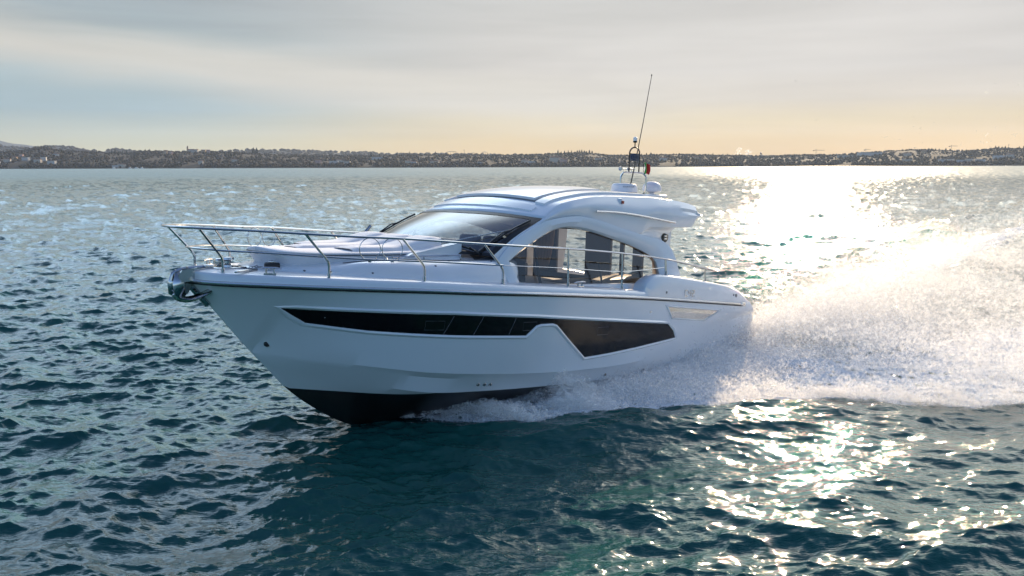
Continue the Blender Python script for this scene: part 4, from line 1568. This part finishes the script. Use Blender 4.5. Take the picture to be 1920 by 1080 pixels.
# ---- long dark windows in the topsides, each with a bevelled frame
HW = [(11.37, 1.855), (10.49, 1.81), (9.36, 1.735), (7.86, 1.59), (5.84, 1.36), (4.27, 1.185), (4.05, 1.04), (3.93, .90), (5.21, .85), (5.98, .835),
      (6.57, .838), (6.99, 1.15), (7.36, 1.445), (7.46, 1.475), (7.72, 1.485), (7.82, 1.47), (8.01, 1.335), (9.31, 1.445), (10.46, 1.56), (11.08, 1.655)]


def dens(poly, step):
    o = []
    for i in range(len(poly)):
        a = np.array(poly[i]); b = np.array(poly[(i + 1) % len(poly)])
        k = max(1, int(np.linalg.norm(b - a) / step))
        for t in np.linspace(0, 1, k, endpoint=False):
            o.append(a + (b - a) * t)
    return o


HWd = dens(HW, .12)
def offset(poly, d):
    o = []
    n = len(poly)
    ar = sum(poly[i][0] * poly[(i + 1) % n][1] - poly[(i + 1) % n][0] * poly[i][1] for i in range(n))
    sg = 1 if ar > 0 else -1
    for i in range(n):
        a = poly[i - 1]; b = poly[i]; c = poly[(i + 1) % n]
        e1 = (b - a) / (np.linalg.norm(b - a) + 1e-9); e2 = (c - b) / (np.linalg.norm(c - b) + 1e-9)
        n1 = np.array([e1[1], -e1[0]]) * sg; n2 = np.array([e2[1], -e2[0]]) * sg
        nn = n1 + n2; L = np.linalg.norm(nn)
        nn = nn / max(L, .4)
        k = 1.0 / max(.5, float(np.dot(nn, n1)))
        o.append(b + nn * d * min(k, 1.6))
    return o


def in_poly(p, poly):
    c = False; n = len(poly)
    for i in range(n):
        a = poly[i]; b = poly[i - 1]
        if (a[1] > p[1]) != (b[1] > p[1]) and p[0] < (b[0] - a[0]) * (p[1] - a[1]) / (b[1] - a[1] + 1e-12) + a[0]:
            c = not c
    return c


O1 = offset(HWd, .028); O2 = offset(HWd, .055); O0 = offset(HWd, .004)
inner = [np.array((x, z)) for x in np.arange(4.0, 11.3, .14) for z in np.arange(.86, 1.86, .07) if in_poly((x, z), offset(HWd, -.05))]
from mathutils.geometry import delaunay_2d_cdt
for s in (1, -1):
    allp = [Vector(p) for p in HWd] + [Vector(p) for p in inner]
    nh = len(HWd)
    vo, eo, fo, *_ = delaunay_2d_cdt(allp, [(i, (i + 1) % nh) for i in range(nh)], [list(range(nh))], 1, 1e-5)
    V = [(v.x, s * (hull_y(v.x, v.y) + .004), v.y) for v in vo]
    o = mesh_obj('hull_window', V, fo, M_DKGLASS, yacht)
    rf = MB(); G = []
    for a, b, c, d in zip(HWd, O0, O1, O2):
        G.append([(d[0], s * (hull_y(*d) + .001), d[1]), (c[0], s * (hull_y(*c) + .026), c[1]), (b[0], s * (hull_y(*b) + .014), b[1]), (a[0], s * (hull_y(*a) + .003), a[1])])
    G.append(G[0])
    rf.grid(G)
    P_('window_frame', rf, M_WHITE, o, sharp=25)
    for (x0, z0, x1, z1) in ((9.35, 1.72, 9.48, 1.465), (8.86, 1.68, 9.0, 1.43), (8.25, 1.62, 8.36, 1.38)):
        P_('window_seam', MB().tube([(x0, s * (hull_y(x0, z0) + .005), z0), (x1, s * (hull_y(x1, z1) + .005), z1)], .005, 4), M_GREY, o)
    for (x, z) in ((9.62, 1.60), (7.95, 1.47), (6.2, 1.24)):
        r_ = [(x - .14, z + .055), (x + .14, z + .07), (x + .14, z - .055), (x - .14, z - .07)]
        P_('opening_port', MB().tube([(p[0], s * (hull_y(*p) + .005), p[1]) for p in r_], .0025, 4, closed=True), M_GREY, o)

# ---- through-hull fittings
for (x, z) in ((8.67, .635), (8.55, .622), (8.44, .610), (5.76, .42), (4.60, .345)):
    y = float(np.interp(z, [float(z_chi(x)), float(z_low(x))], [float(b_chi(x)), float(b_low(x))]))
    f = MB().lathe([(.012, .014), (.024, .012), (.027, .0), (.027, -.02)], (x, y + .004, z), 14, 'Y')
    o = P_('drain_fitting', f, M_STEEL)
    h = MB().lathe([(.001, .0165), (.013, .0155), (.013, .0)], (x, y + .004, z), 10, 'Y')
    P_('drain_hole', h, M_BLACK, o)
f = MB().lathe([(.02, .012), (.036, .01), (.04, .0), (.04, -.03)], (11.27, hull_y(11.27, 1.31) - .002, 1.31), 16, 'Y')
bh_ = P_('drain_fitting', f, M_BLACK)
f = MB().lathe([(.004, .012), (.018, .01), (.018, -.01)], (4.87, hull_y(4.87, 1.45), 1.45), 10, 'Y')
P_('drain_fitting', f, M_STEEL)

# ---- swim platform
sp = MB()
pts = [(.45, 1.72), (-.55, 1.70), (-.85, 1.55), (-.93, 1.2), (-.95, 0), (-.93, -1.2), (-.85, -1.55), (-.55, -1.70), (.45, -1.72)]
sp.prism(pts, 'Z', .42, .53)
plat = P_('swim_platform', sp, M_WHITE, smooth=False)
tk = MB().prism([(p[0] * .96 + .01, p[1] * .95) for p in pts], 'Z', .534, .545)
P_('platform_teak', tk, M_TEAK, plat, smooth=False)

# ---- guard rail: pulpit, side rails, stanchions, fender rings
rail = MB()
TOPR = [(2.45, 1.90, 2.05), (2.79, 1.905, 2.11), (4.20, 1.92, 2.335), (5.60, 1.94, 2.485), (7.01, 1.92, 2.595), (7.9, 1.90, 2.645), (8.79, 1.84, 2.695), (10.07, 1.60, 2.775),
        (10.7, 1.42, 2.80), (11.28, 1.17, 2.83), (11.9, .80, 2.86), (12.25, .50, 2.87), (12.38, .36, 2.875)]
T1 = [tuple(p) for p in cr_up(TOPR, 6)]
arc = [(12.44, .26, 2.875), (12.46, .13, 2.875), (12.465, 0, 2.875)]
fullr = T1 + arc + mirror((T1 + arc[:-1])[::-1])
rail.tube(fullr, .0155, 8)
MIDR = [(8.30, 1.93, 2.30), (8.45, 1.90, 2.385), (9.58, 1.70, 2.46), (10.44, 1.45, 2.50), (11.07, 1.175, 2.54), (11.6, .82, 2.575), (11.98, .45, 2.59), (12.10, .33, 2.60)]
M1 = [tuple(p) for p in cr_up(MIDR[1:], 5)]
arc2 = [(12.15, .2, 2.60), (12.17, 0, 2.60)]
rail.tube(M1 + arc2 + mirror((M1 + arc2[:-1])[::-1]), .0125, 8)
guard = P_('guard_rail', rail, M_STEEL)
wire = MB()
for s in (1, -1):
    L = [(4.25, 1.90, 2.19), (5.62, 1.955, 2.18), (7.03, 1.94, 2.29), (8.43, 1.90, 2.385)]
    wire.tube([(p[0], p[1] * s, p[2]) for p in cr_up(L, 4)], .006, 6)
P_('guard_wire', wire, M_STEEL, guard)
STAN = [((11.96, .37, 2.29), (12.30, .43, 2.87)), ((10.98, 1.25, 2.27), (11.28, 1.17, 2.83)), ((9.75, 1.68, 2.20), (10.07, 1.60, 2.775)),
        ((8.43, 1.88, 2.12), (8.79, 1.84, 2.695))]
for s in (1, -1):
    for a, b in STAN:
        mb = MB()
        zt_ = a[2] + (b[2] - a[2]) * .36
        pts = [a, (a[0], a[1], zt_ - .05), (a[0] + .015, a[1], zt_), (a[0] + .05, a[1] * .97 + b[1] * .03, zt_ + .05), (b[0], b[1], b[2])]
        mb.tube([(p[0], p[1] * s, p[2]) for p in pts], .0165, 8)
        mb.lathe([(.033, 0), (.033, .012), (.022, .02), (.022, .075), (.018, .08)], (a[0], a[1] * s, a[2] - .012), 12)
        P_('stanchion', mb, M_STEEL, guard)
    for (x, y, z0, z1, rk) in ((7.03, 1.955, 2.0, 2.595, .0), (5.62, 1.97, 1.87, 2.485, 0), (4.20, 1.91, 2.06, 2.335, 0), (2.79, 1.90, 1.85, 2.11, 0)):
        mb = MB()
        mb.tube([(x, y * s, z0), (x, (y - .02) * s, z1)], .0165, 8)
        mb.lathe([(.033, 0), (.033, .012), (.022, .02), (.022, .075), (.018, .08)], (x, y * s, z0 - .012), 12)
        P_('stanchion', mb, M_STEEL, guard)
    for x in (10.47, 10.17):
        y = float(np.interp(x, [10.07, 10.7], [1.60, 1.42])) - .06
        mb = MB()
        tx = np.array([.96, -.28, 0])
        mb.tube([(x + .145 * cos(t) * tx[0], s * (y + .145 * cos(t) * tx[1]), 2.635 + .145 * sin(t)) for t in np.linspace(0, 2 * pi, 28, endpoint=False)], .006, 6, closed=True)
        mb.box((x, s * (y + .0), 2.485), (.03, .03, .04))
        P_('fender_ring', mb, M_STEEL, guard)

# ---- deck gear at the bow
bp_ = MB()
bp_.tube([(12.20, .0, 2.13), (11.97, 0, 1.87)], .05, 10)
P_('stem_guard', bp_, M_STEEL)
ro = MB()
for y in (.085, -.085):
    ro.prism([(11.9, 2.33), (12.15, 2.36), (12.36, 2.33), (12.41, 2.26), (12.36, 2.18), (12.22, 2.19), (11.9, 2.27)], 'Y', y - .008, y + .008)
ro.lathe([(.05, -.08), (.03, 0), (.05, .08)], (12.31, 0, 2.25), 14, 'Y')
ro.box((12.05, 0, 2.335), (.45, .17, .015))
P_('anchor_roller', ro, M_STEEL, smooth=False)
an = MB()
shk = [(11.95, 0, 2.36), (12.25, 0, 2.345), (12.42, 0, 2.30), (12.46, 0, 2.20)]
an.tube([tuple(p) for p in cr_up(shk, 4)], .024, 8)
# plough fluke: two plates meeting at a keel, and a curved roll bar
pl_ = [(12.43, 2.30), (12.47, 2.16), (12.45, 2.02), (12.36, 1.97), (12.27, 2.05), (12.20, 2.20), (12.24, 2.29)]
an.add([(p[0], .05 + .10 * (2.3 - p[1]), p[1]) for p in pl_], [tuple(range(7))])
an.add([(p[0], -.05 - .10 * (2.3 - p[1]), p[1]) for p in pl_], [tuple(range(7))[::-1]])
anc = P_('anchor', an, M_STEEL, smooth=True, sharp=25, solid=.014)
rb = MB()
L = cr_up([(12.46, .02, 2.05), (12.41, .05, 1.99), (12.30, .09, 1.965), (12.20, .14, 1.99), (12.10, .18, 2.04), (12.04, .20, 2.075)], 5)
G = [[(p[0], p[1], p[2] + .03), (p[0] - .02, p[1] + .035 * (1 - abs(2 * i / (len(L) - 1) - 1)) + .02, p[2]), (p[0], p[1], p[2] - .035)] for i, p in enumerate(L)]
rb.grid(G)
P_('anchor_fluke', rb, M_STEEL, anc, solid=.012)
wl = MB()
wl.box((11.72, 0, 2.335), (.42, .34, .025), bev=.008)
wl.lathe([(.075, 0), (.07, .03), (.045, .05), (.045, .08), (.085, .10), (.08, .13), (.01, .14)], (11.72, .05, 2.345), 16)
wl.box((11.72, -.10, 2.40), (.2, .12, .10), bev=.02)
wl.box((11.98, .02, 2.36), (.12, .10, .05), bev=.012)
wnd = P_('windlass', wl, M_STEEL)
ch = MB()
for i in range(13):
    t = i / 12
    c = Vector((11.66 - .36 * t, .10 + .22 * t, 2.345 + .01 * sin(i)))
    pts = []
    for k in range(10):
        a = 2 * pi * k / 10
        d = Vector((cos(a) * .024, 0, 0)); e = (Vector((0, .013 * sin(a), 0)) if i % 2 else Vector((0, 0, .013 * sin(a))))
        pts.append(c + d + e)
    ch.tube(pts, .0045, 5, closed=True)
P_('anchor_chain', ch, M_GREY, wnd)
rc = MB().box((11.28, .40, 2.375), (.20, .11, .075), rz=-.5, bev=.018)
rcb = P_('windlass_control', rc, M_BLACK)
rl = MB().box((11.27, .458, 2.372), (.085, .004, .026), rz=-.5)
P_('control_label', rl, M_PAD, rcb)
rt_ = MB().box((11.28, .39, 2.425), (.09, .06, .03), rz=-.5, bev=.008)
P_('control_lid', rt_, M_STEEL, rcb)
hb = MB().box((11.72, .52, 2.335), (.46, .035, .03), rz=.45, bev=.008)
P_('hatch_hinge', hb, M_STEEL)


def cleat(x, y, z, rz):
    mb = MB()
    d = Vector((cos(rz), sin(rz), 0))
    c = Vector((x, y, z))
    mb.tube([c - d * .14 + UZ * .065, c - d * .07 + UZ * .075, c + d * .07 + UZ * .075, c + d * .14 + UZ * .065], [.009, .014, .014, .009], 8)
    for s_ in (-1, 1):
        mb.tube([c + d * .05 * s_, c + d * .045 * s_ + UZ * .075], .012, 8)
    mb.box(c, (.15, .05, .012), rz=rz)
    return mb


for (x, y, z, rz) in ((6.70, 1.93, 1.985, 0), (6.70, -1.93, 1.985, 0), (11.55, .80, 2.31, -.7), (11.55, -.80, 2.31, .7)):
    P_('cleat', cleat(x, y, z, rz), M_STEEL)
for (x, t) in ((11.0, .35), (10.75, .3), (10.3, .22), (9.35, .55), (8.3, .85), (9.0, .9)):
    hbx, hsx, zs, crn = [float(f(x)) for f in cf]
    tt = t
    y = hbx + (hsx - hbx) * tt * (tt ** .6); z = z_deck(x) - .01 + (zs - z_deck(x) + .01) * sin(tt * pi / 2) ** .95
    P_('deck_stud', MB().lathe([(.001, .016), (.012, .012), (.012, -.02)], (x, y, z), 8, 'Y'), M_GREY)

# ---- radar, satellite dome, mast on the roof
ra = MB()
ra.lathe([(.20, 0), (.26, .0), (.268, .02)], (2.93, 0, 3.515), 36)
radar = P_('radar', ra, M_BLACK)
rd = MB().lathe([(.266, .022), (.270, .04), (.262, .12), (.252, .165), (.22, .19), (.12, .198), (.0, .2)], (2.93, 0, 3.515), 40)
rdo = P_('radome', rd, M_PAD, radar, sharp=60)
cu_ = bpy.data.curves.new('radar_lettering', 'FONT')
cu_.body = 'QUANTUM'
cu_.size = .042; cu_.align_x = 'CENTER'; cu_.extrude = .001; cu_.space_character = 1.35
to = bpy.data.objects.new('tmp', cu_); COL.objects.link(to)
dg = bpy.context.evaluated_depsgraph_get()
tme = bpy.data.meshes.new_from_object(to.evaluated_get(dg))
bpy.data.objects.remove(to)
th0 = 1.0                              # lettering faces forward and to port
V = []
for v in tme.vertices:
    a = th0 - v.co.x / .268
    r_ = .2695 + v.co.z
    V.append((2.93 + r_ * cos(a) * 1.0, r_ * sin(a), 3.515 + .115 + v.co.y))
# reading direction: letters run from the bow side to the stern side seen from port
V = [(2.93 + (.2695 + v.co.z) * cos(th0 + v.co.x / .268), (.2695 + v.co.z) * sin(th0 + v.co.x / .268), 3.63 + v.co.y) for v in tme.vertices]
lo = mesh_obj('radar_lettering', V, [tuple(p.vertices) for p in tme.polygons], M_GREY, rdo, False)

do = MB()
do.lathe([(.07, 0), (.06, .045), (.10, .06), (.19, .075), (.205, .09), (.206, .115), (.204, .13)], (1.93, .0, 3.50), 32)
dome = P_('satellite_dome', do, M_PAD, sharp=40)
dt = MB().lathe([(.203, .13), (.20, .165), (.178, .215), (.135, .255), (.07, .28), (.0, .286)], (1.93, .0, 3.50), 32)
P_('dome_cap', dt, M_PAD, dome, sharp=60)
dc = MB().box((2.18, 0, 3.47), (.9, .55, .08), bev=.03)
P_('aerial_plinth', dc, M_WHITE)
dcb = MB().tube([(2.35, .05, 3.50), (2.22, .03, 3.56), (2.19, .02, 3.60)], .014, 6)
P_('dome_cable', dcb, M_BLACK, dome)

# mast frame: the loop stands across the boat
mx = 2.62
def mp3(a, z, dx=0.0):                    # a along the loop, in the plane the photograph shows it
    return (mx + a * .75 + dx, a * -.66, z)
ma = MB()
loop = [mp3(.27, 3.48), mp3(.27, 3.80), mp3(.26, 3.87), mp3(.22, 3.925), mp3(.16, 3.945), mp3(-.12, 3.945), mp3(-.20, 3.925), mp3(-.255, 3.86), mp3(-.265, 3.78), mp3(-.265, 3.48)]
ma.tube([tuple(p) for p in cr_up(loop, 3)], .018, 8)
mast = P_('mast', ma, M_STEEL)
ml_ = MB()
up_ = [mp3(.105, 3.945), mp3(.105, 4.2), mp3(.105, 4.33), mp3(.09, 4.40), mp3(.05, 4.445), mp3(0, 4.46), mp3(-.05, 4.445), mp3(-.09, 4.40), mp3(-.105, 4.33), mp3(-.105, 4.2), mp3(-.105, 3.945)]
ml_.tube([tuple(p) for p in cr_up(up_, 3)], .015, 8)
ml_.tube([mp3(0, 4.46), mp3(0, 4.56)], .012, 8)
P_('light_frame', ml_, M_ANT, mast)
pk = MB()
a0 = mp3(.115, 4.18); a1 = mp3(-.115, 4.18)
nrm_ = Vector((.66, .75, 0)) * .008
V = [Vector(a0) + nrm_, Vector(a1) + nrm_, Vector(a1) + nrm_ + UZ * .155, Vector(a0) + nrm_ + UZ * .155,
     Vector(a0) - nrm_, Vector(a1) - nrm_, Vector(a1) - nrm_ + UZ * .155, Vector(a0) - nrm_ + UZ * .155]
pk.add(V, [(0, 1, 2, 3), (7, 6, 5, 4), (0, 4, 5, 1), (1, 5, 6, 2), (2, 6, 7, 3), (3, 7, 4, 0)])
plate = P_('mast_plate', pk, M_GREY, mast, smooth=False)
plate['label'] = 'small grey plate with a dark blue emblem'
M_BLUE = mat('dark_blue_print', (.02, .03, .09), .5)
em = MB()
cpl = Vector(mp3(0, 4.258)) + Vector((.66, .75, 0)) * .011
tdir = Vector((.75, -.66, 0))
def pl_pt(a, b): return cpl - tdir * a + UZ * b
ring = [pl_pt(-.005 + .062 * cos(t), .052 * sin(t)) for t in np.linspace(0, 2 * pi, 24, endpoint=False)]
em.tube(ring, .008, 5, closed=True)
em.tube([pl_pt(-.03, -.02), pl_pt(-.03, .02), pl_pt(0, .0), pl_pt(.02, .022), pl_pt(.02, -.022)], .007, 5)
P_('plate_emblem', em, M_BLUE, plate)
lt = MB().lathe([(.03, 0), (.045, .012), (.045, .03), (.02, .035)], mp3(0, 4.555), 16)
anl = P_('anchor_light', lt, M_BLACK, mast)
ll = MB().lathe([(.040, .034), (.043, .06), (.040, .105), (.028, .115), (.0, .118)], mp3(0, 4.555), 16)
P_('light_lens', ll, M_LENS, anl)
for (c, rr) in ((mp3(.27, 4.02), .045), (mp3(.10, 4.02), .032)):
    ho = MB()
    cx, cy, cz = c
    ho.lathe([(.012, -.20), (.014, -.06), (.022, -.02), (rr, .02), (rr + .002, .024), (rr * .6, .01)], (cx, cy, cz), 16, 'X')
    ho.tube([(cx - .1, cy, cz), (cx - .1, cy, cz - .08)], .01, 6)
    P_('horn', ho, M_STEEL, mast)
ae = MB()
ae.tube([(2.98, .16, 3.50), (2.93, .16, 3.72), (2.82, .16, 4.10), (2.60, .16, 4.95), (2.37, .16, 5.93)], [.016, .014, .011, .0085, .006], 8)
ae.lathe([(.03, 0), (.03, .05), (.018, .09)], (2.98, .16, 3.47), 12)
aer = P_('whip_antenna', ae, M_ANT)
at = MB().lathe([(.012, 0), (.012, .03), (.003, .035)], (2.37, .16, 5.92), 8)
P_('antenna_tip', at, M_BLACK, aer)

# ---- courtesy flag on the mast
M_FG = mat('green_cloth', (.03, .30, .05), .7, var=.1)
M_FW = mat('white_cloth', (.78, .76, .72), .7, var=.05)
M_FR = mat('red_cloth', (.50, .02, .02), .7, var=.1)
flag = bpy.data.objects.new('flag', None); COL.objects.link(flag)
fo_ = Vector(mp3(-.20, 3.92))
flag.matrix_world = BM @ Matrix.Translation(fo_)
tag(flag, 'small green white and red flag fluttering beside the yacht mast', 'flag')
fd = Vector((-.62, .30, .0))
pts = lambda u, v: Vector((-.135 * u - .03 * sin(v * 3.0), .045 * sin(u * 7 + v * 1.4) + .02 * u, -.02 + (.27 - .05 * u) * v + .06 * sin(u * 3) * (1 - v)))
for nm, u0, u1, mm in (('green_stripe', 0, .36, M_FG), ('white_stripe', .36, .55, M_FW), ('red_stripe', .55, 1, M_FR)):
    mb = MB().grid([[pts(u, v) for v in np.linspace(0, 1, 8)] for u in np.linspace(u0, u1, 9)])
    mb.build(nm, mm, flag, solid=.003)
mb = MB().tube([(0.0, 0, -.02), (0.0, 0, .30)], .006, 6)
mb.build('flag_halyard', M_ANT, flag)

# ================================================================== spray thrown up by the hull
def vnoise(p, seed, octaves=((.9, 1.0), (2.1, .6), (4.7, .35))):
    """cheap smooth vector noise from random sines"""
    r = np.random.default_rng(seed)
    o = np.zeros_like(p)
    for f, a in octaves:
        for _ in range(4):
            k = r.normal(size=3) * f * 1.6; ph = r.uniform(0, 6.28, 3)
            ar = p @ k
            for c in range(3):
                o[:, c] += a * .5 * np.sin(ar + ph[c])
    return o


def snoise(p, seed, f=1.0):
    return vnoise(p * f, seed)[:, 0]


def half_wl(f):
    return np.interp(f, [-1, 0, 4, 5, 6, 7, 8, 9, 9.6], [1.4, 1.62, 1.62, 1.40, 1.22, 1.05, .80, .28, .04])


def emit(n, f0, f1, bias, lat, up, vx, life, seed, fp=1.0, tilt=.55, pw=.8):
    """droplets leave the chine between f0 and f1 and fly back, out and up; positions in track coordinates"""
    r = np.random.default_rng(seed)
    u = r.beta(*bias, size=n)
    f = f0 + (f1 - f0) * u
    age = life[0] + (life[1] - life[0]) * r.power(fp, n)
    lo, hi = lat; ulo, uhi = up
    a = r.uniform(0, 1, n)
    # fingers: strength varies along the hull and with launch angle
    q = np.stack([f * .9, a * 5.0, np.zeros(n)], -1)
    gust = .72 + .42 * snoise(q, seed + 50, 1.6) + .25 * snoise(q, seed + 51, 5.0)
    vl = (lo + (hi - lo) * a) * (.85 + .3 * r.random(n))
    vu = (ulo + (uhi - ulo) * (1 - a * tilt) * r.random(n) ** pw) * np.clip(gust, .25, 1.6)
    x = f - vx * (.9 + .2 * r.random(n)) * age
    s = half_wl(f) - .10 + vl * age
    z = .12 + vu * age - 4.9 * age * age * .75
    p = np.stack([x, s, z], -1)
    p += vnoise(p, seed + 9) * (.05 + .30 * age[:, None]) * np.array([1, .7, .55])
    keep = (p[:, 2] > -.06)
    return p[keep]


parts = []
# low white wash rolling off the forward chine
parts.append((emit(900000, 3.6, 9.5, (1.1, 1.1), (1.0, 6.8), (.30, 1.5), 7.2, (.0, .62), 1, .75), -.013))
# spray climbing beside the after body
parts.append((emit(420000, 0.0, 4.6, (1.2, 1.3), (.8, 6.6), (.5, 2.4), 7.5, (.02, .95), 2, .9), -.013))
# the great plume off the quarter
parts.append((emit(1200000, -1.8, 2.6, (1.2, 1.3), (-.4, 6.6), (.8, 4.9), 9.0, (.05, 1.35), 3, 1.0, .30, .5), .014))
# fine lingering mist
parts.append((emit(170000, -2.0, 3.0, (1, 1), (-1.0, 5.0), (1.4, 4.5), 8.0, (.4, 1.25), 4, 1.0), .010))
# stray bright drops outside the cloud
parts.append((emit(9000, -1.0, 8.4, (1, 1), (1.0, 7.2), (1.0, 3.6), 7.5, (.05, 1.1), 5, 1.0), .013))
# wall of spray rising from the outer edge of the wash
n = 850000
r_ = np.random.default_rng(88)
ef = r_.uniform(-13, 7.0, n)
eh = np.interp(-ef, [-7, -5, -3, 0, 4, 13], [.12, .36, .75, 1.3, 1.7, 1.8])
es_ = edge_s(ef)
q = np.stack([ef, np.zeros(n), np.zeros(n)], -1)
gu = np.clip(.75 + .5 * snoise(q, 90, 1.0) + .35 * snoise(q, 91, 2.6), .2, 1.9)
din = r_.gamma(1.5, .55, n)
tz = eh * gu * r_.random(n) ** 1.5 * np.clip(.45 + din * .5, 0, 1.25)
p = np.stack([ef - tz * .5, es_ - din + .25 - tz * .35, tz - .03], -1)
p += vnoise(p, 92) * .10
parts.append((p, .013))
# drifting spray filling the space between wall and wake
n = 560000
ef = r_.uniform(-12, 1.5, n)
es_ = edge_s(ef)
u_ = r_.random(n)
q = np.stack([ef, es_ * u_, np.zeros(n)], -1)
gu = np.clip(.8 + .45 * snoise(q, 94, .8) + .3 * snoise(q, 95, 2.0), .15, 2)
p = np.stack([ef, es_ * (.35 + .65 * u_), r_.exponential(.50, n) * gu], -1)
p += vnoise(p, 96) * .15
parts.append((p, .013))
# fine veil hanging along the crest of the wake
n = 420000
r_ = np.random.default_rng(111)
ef = -6 - 36 * r_.random(n) ** 1.3
ycv = 1.6 + .055 * -ef
q = np.stack([ef * .6, np.zeros(n), np.zeros(n)], -1)
gu = np.clip(.8 + .5 * snoise(q, 112, 1.0) + .3 * snoise(q, 113, 2.5), .1, 2)
hc = 1.75 * np.clip((-ef - 4) / 26, 0, 1)
p = np.stack([ef, ycv + .4 + r_.normal(0, 1.3, n), hc * .8 + r_.exponential(.38, n) * gu], -1)
p += vnoise(p, 114) * .15
parts.append((p, .016))
# thin torn sheet peeling off the stem
n = 260000
r_ = np.random.default_rng(99)
ef = 6.2 + 3.25 * r_.beta(1.2, 1.1, n)
u_ = r_.random(n) ** .8
w0 = half_wl(ef) - .05
q = np.stack([ef, u_ * 1.5, np.zeros(n)], -1)
gu = np.clip(.8 + .5 * snoise(q, 101, 2.0) + .4 * snoise(q, 102, 5.0), .1, 2)
tz = .03 + (.10 + .16 * np.clip(9.4 - ef, 0, 1.5)) * gu * np.sin(np.pi * np.clip(u_, .05, .97)) ** .7 * r_.random(n) ** .7
p = np.stack([ef, w0 + (edge_s(ef) + .12 * gu - w0) * u_, tz], -1)
p += vnoise(p, 103) * .05
parts.append((p, -.011))
# starboard side, seen beyond the stern
sb = emit(60000, -1.0, 4.0, (1.2, 1.3), (.0, 4.6), (.6, 2.4), 9.0, (.05, 1.0), 6, 1.0); sb[:, 1] *= -1
parts.append((sb, .014))
# broken water just behind the transom
n = 30000
r_ = np.random.default_rng(77)
tx_ = -r_.gamma(1.6, 3.0, n) - .3
ty_ = r_.normal(0, 1, n) * (.9 + .06 * -tx_)
tz_ = .05 + np.abs(r_.normal(0, 1, n)) * .22 * np.clip(1.4 + snoise(np.stack([tx_, ty_, ty_ * 0], -1), 3, 1.2), .2, 3)
parts.append((np.stack([tx_, ty_, tz_], -1), .014))

PT = np.concatenate([p for p, _ in parts]); SZ = np.concatenate([np.full(len(p), abs(s)) for p, s in parts]); DN = np.concatenate([np.full(len(p), 1 if s < 0 else 0) for p, s in parts])
# thin the cloud in patches so that it breaks into veils and fingers
perp = PT[:, 1] + .75 * PT[:, 0]; along = PT[:, 1] - .75 * PT[:, 0]
qq = np.stack([perp * 1.2, along * .30, PT[:, 2] * 1.1], -1)
dn = .9 * snoise(qq, 31, 1.0) + .7 * snoise(qq, 33, 2.3) + .45 * snoise(PT, 32, 3.0)
kp = rng.random(len(PT)) < np.clip(.55 + .60 * dn + .22 * DN, .05, 1)
PT = PT[kp]; SZ = SZ[kp]; DN = DN[kp]
# nothing inside the hull: droplets over the boat's own plan stay above the deck edge
hw0 = half_wl(PT[:, 0]); fwd_ = np.clip((10.2 - PT[:, 0]) / 2.2, 0, 1) ** .6
zz = np.clip(PT[:, 2], 0, 1.6)
hb_ = np.where(zz < .42, hw0 + (1.72 * fwd_ - hw0) * zz / .42, 1.72 * fwd_ + .34 * fwd_ * (zz - .42) / 1.18)
inside = (PT[:, 0] > .1) & (PT[:, 0] < 9.6) & (np.abs(PT[:, 1]) < hb_ + .02)
PT = PT[~inside]; SZ = SZ[~inside]; DN = DN[~inside]
N = len(PT)
SZ = SZ * np.where(DN == 1, 1.3, 2.6) * rng.lognormal(0, .38, N)
wpos = np.stack([BO.x + PT[:, 0] * FH[0] + PT[:, 1] * PH[0], BO.y + PT[:, 0] * FH[1] + PT[:, 1] * PH[1], PT[:, 2]], -1)
tri = rng.normal(size=(N, 3, 3))
tri /= np.linalg.norm(tri, axis=2, keepdims=True)
V = (wpos[:, None, :] + tri * SZ[:, None, None]).reshape(-1, 3).astype(np.float32)
me = bpy.data.meshes.new('spray')
me.vertices.add(3 * N); me.vertices.foreach_set('co', V.ravel())
me.loops.add(3 * N); me.polygons.add(N)
me.loops.foreach_set('vertex_index', np.arange(3 * N, dtype=np.int32))
me.polygons.foreach_set('loop_start', np.arange(0, 3 * N, 3, dtype=np.int32))
me.update(calc_edges=True)
spray = bpy.data.objects.new('spray', me); COL.objects.link(spray)
tag(spray, 'white spray cloud thrown up beside the stern of the yacht', 'spray', kind='stuff')
def droplet_mat(name, opaque, through):
    m = bpy.data.materials.new(name); m.use_nodes = True
    t = NT(m.node_tree)
    o = t.n('ShaderNodeOutputMaterial')
    d1 = t.n('ShaderNodeBsdfDiffuse'); d1.inputs[0].default_value = (.98, .98, .98, 1)
    d2 = t.n('ShaderNodeBsdfTranslucent'); d2.inputs[0].default_value = (.92, .90, .87, 1)
    mx = t.n('ShaderNodeMixShader'); mx.inputs[0].default_value = through
    t.l(d1.outputs[0], mx.inputs[1]); t.l(d2.outputs[0], mx.inputs[2])
    tp = t.n('ShaderNodeBsdfTransparent')
    m2 = t.n('ShaderNodeMixShader'); m2.inputs[0].default_value = opaque
    t.l(tp.outputs[0], m2.inputs[1]); t.l(mx.outputs[0], m2.inputs[2])
    t.l(m2.outputs[0], o.inputs[0])
    return m


me.materials.append(droplet_mat('fine_mist', .13, .75))
me.materials.append(droplet_mat('white_water', .50, .5))
me.polygons.foreach_set('material_index', DN.astype(np.int32))
me.update()
print('droplets', N)

# ================================================================== air
hz = MB().box((0, 4400, 190), (26000, 11400, 430)).build('haze', None, None, smooth=False)
hz['kind'] = 'stuff'; hz['label'] = 'thin evening haze over the lake'; hz['category'] = 'haze'
hm = bpy.data.materials.new('evening_haze'); hm.use_nodes = True
t = NT(hm.node_tree); o = t.n('ShaderNodeOutputMaterial')
pv = t.n('ShaderNodeVolumePrincipled')
pv.inputs['Color'].default_value = (.66, .79, 1.0, 1)
pv.inputs['Density'].default_value = .000036
pv.inputs['Anisotropy'].default_value = .3
t.l(pv.outputs[0], o.inputs['Volume'])
hz.data.materials.append(hm)
